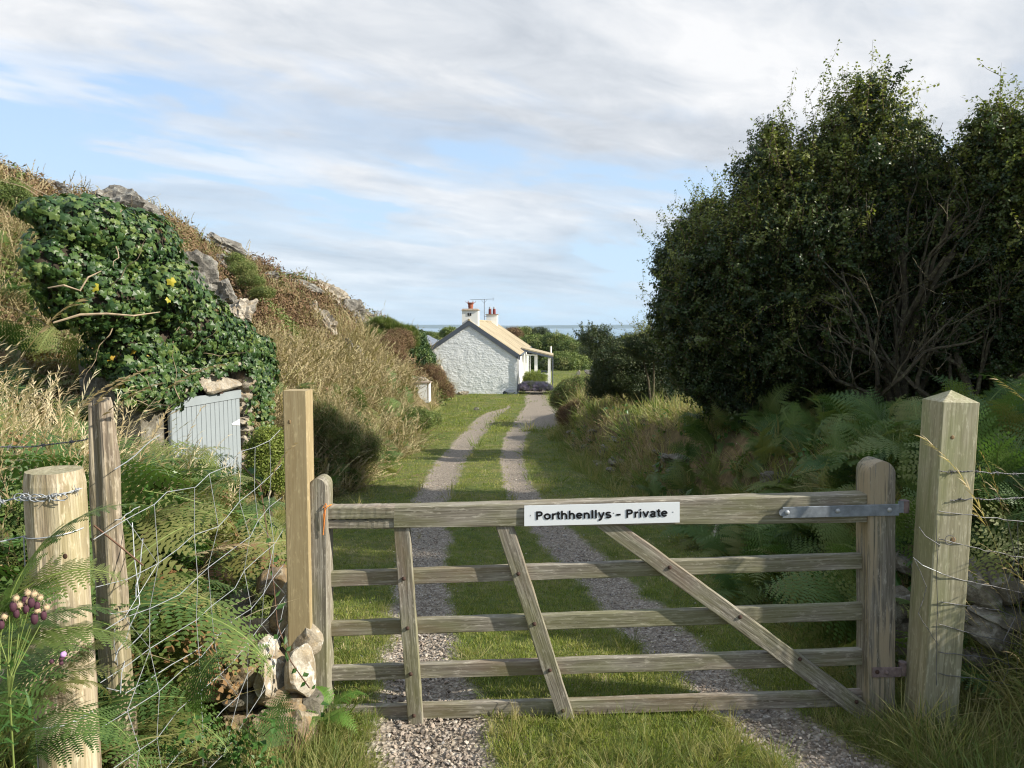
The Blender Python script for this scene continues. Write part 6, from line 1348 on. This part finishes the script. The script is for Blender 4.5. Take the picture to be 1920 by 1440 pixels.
# thistles
th = empty('thistle', at(30, 1500, 1.12), 'thistle with faded tan seed heads at the left edge in front of the round post', 'thistle'); s = MB(); hb = [(30, 1122), (36, 1135), (54, 1127), (64, 1114), (75, 1121), (87, 1139), (8, 1156), (70, 1145), (52, 1112)]
for q, (x, y) in enumerate(hb):
    p = at(x, y, 1.12 + .02 * (q % 3)); b0 = at(30, 1500, 1.12); k_ = p + Vector((-.012, 0, -.03)); s.tube([b0 if q < 3 else at(14, 1330, 1.12), at(14 + q * 1.5, 1270, 1.12), k_], [.0014, .0010, .0007], 4)
    v, f = ICO[2]; h_ = MB(); h_.add((v * np.array([.0052, .0052, .0095]) * U(.85, 1.1) + np.array(k_.lerp(p, .55))).tolist(), f); o = h_.obj('flower_head', M['thistle'], th, True, loc=p)
    v2 = v * (1 + .12 * n3(v, 5, q))[:, None]; h_ = MB(); h_.add((v2 * np.array([.0050, .0050, .0050]) + np.array(p)).tolist(), f); [h_.blade(p, rv() + Vector((0, 0, .5)), U(.006, .0095), .0011, (0, 0, .1), 2) for _ in range(90)]; h_.obj('seed_fluff', M['thistle_fluff'], o, True, loc=p)
s.obj('stem', M['stalk'], th)
s = MB()
for q in range(60): p = at(U(-20, 60), U(1200, 1400), U(1.1, 1.2)); s.blade(p, (U(-1, 1), U(-.4, .2), U(-.1, .8)), U(.02, .04), .005, (0, 0, -.4), 2)
s.obj('leaves', M['bramble'], th)
t2 = empty('thistle', at(60, 1300, 1.2), 'small thistle with one open purple flower against the round post', 'thistle'); s = MB(); s.tube([at(40, 1330, 1.2), at(70, 1265, 1.2), at(112, 1240, 1.2)], [.0012, .001, .0008], 4); s.tube([at(70, 1265, 1.2), at(100, 1245, 1.2)], [.001, .0008], 4); s.obj('stem', M['stalk'], t2)
v, f = ICO[2]
for (x, y, m_, r_) in ((119, 1227, 'thistle_purple', .0052), (116, 1234, 'thistle', .0048), (97, 1240, 'thistle', .0042), (115, 1243, 'thistle', .0036)):
    h_ = MB(); p = at(x, y, 1.2); h_.add((v * r_ * (1 + .15 * n3(v, 5, x))[:, None] + np.array(p)).tolist(), f); h_.obj('flower_head', M[m_], t2, True, loc=p)
# haze over the bay
s = MB(); s.box(-9500, 9500, -60, 12000, -21.5, 60)
hm = bpy.data.materials.new('sea_haze'); hm.use_nodes = True; t = NT(hm.node_tree); t.n.clear(); out = t.add('ShaderNodeOutputMaterial'); vol = t.add('ShaderNodeVolumePrincipled'); vol.inputs['Color'].default_value = (.60, .78, .98, 1); vol.inputs['Density'].default_value = .00009; t.link(vol.outputs[0], out.inputs['Volume'])
HAZE = True
if HAZE: tag(s.obj('haze', hm), 'pale haze over the bay', kind='stuff')
# green growth pushing through the netting on the camera side
P = np.stack([RNG.uniform(-.98, -.80, 420), RNG.uniform(1.95, 2.6, 420), np.zeros(420)], 1); P[:, 2] = H(P[:, 0], P[:, 1]) + RNG.random(420) ** 1.6 * .45; P = P[(P[:, 1] < 2.35) & (RNG.random(420) < .12)]
lay('brambles', 'bramble', P, .45, .35, .8, yscale=False, label='bramble leaves poking through the netting between the posts')
P = P[P[:, 1] < 2.3][::3]; lay('bracken_undergrowth', 'frond_s', P, .36, .3, .9, yscale=False, label='small green fronds poking through the netting between the posts')
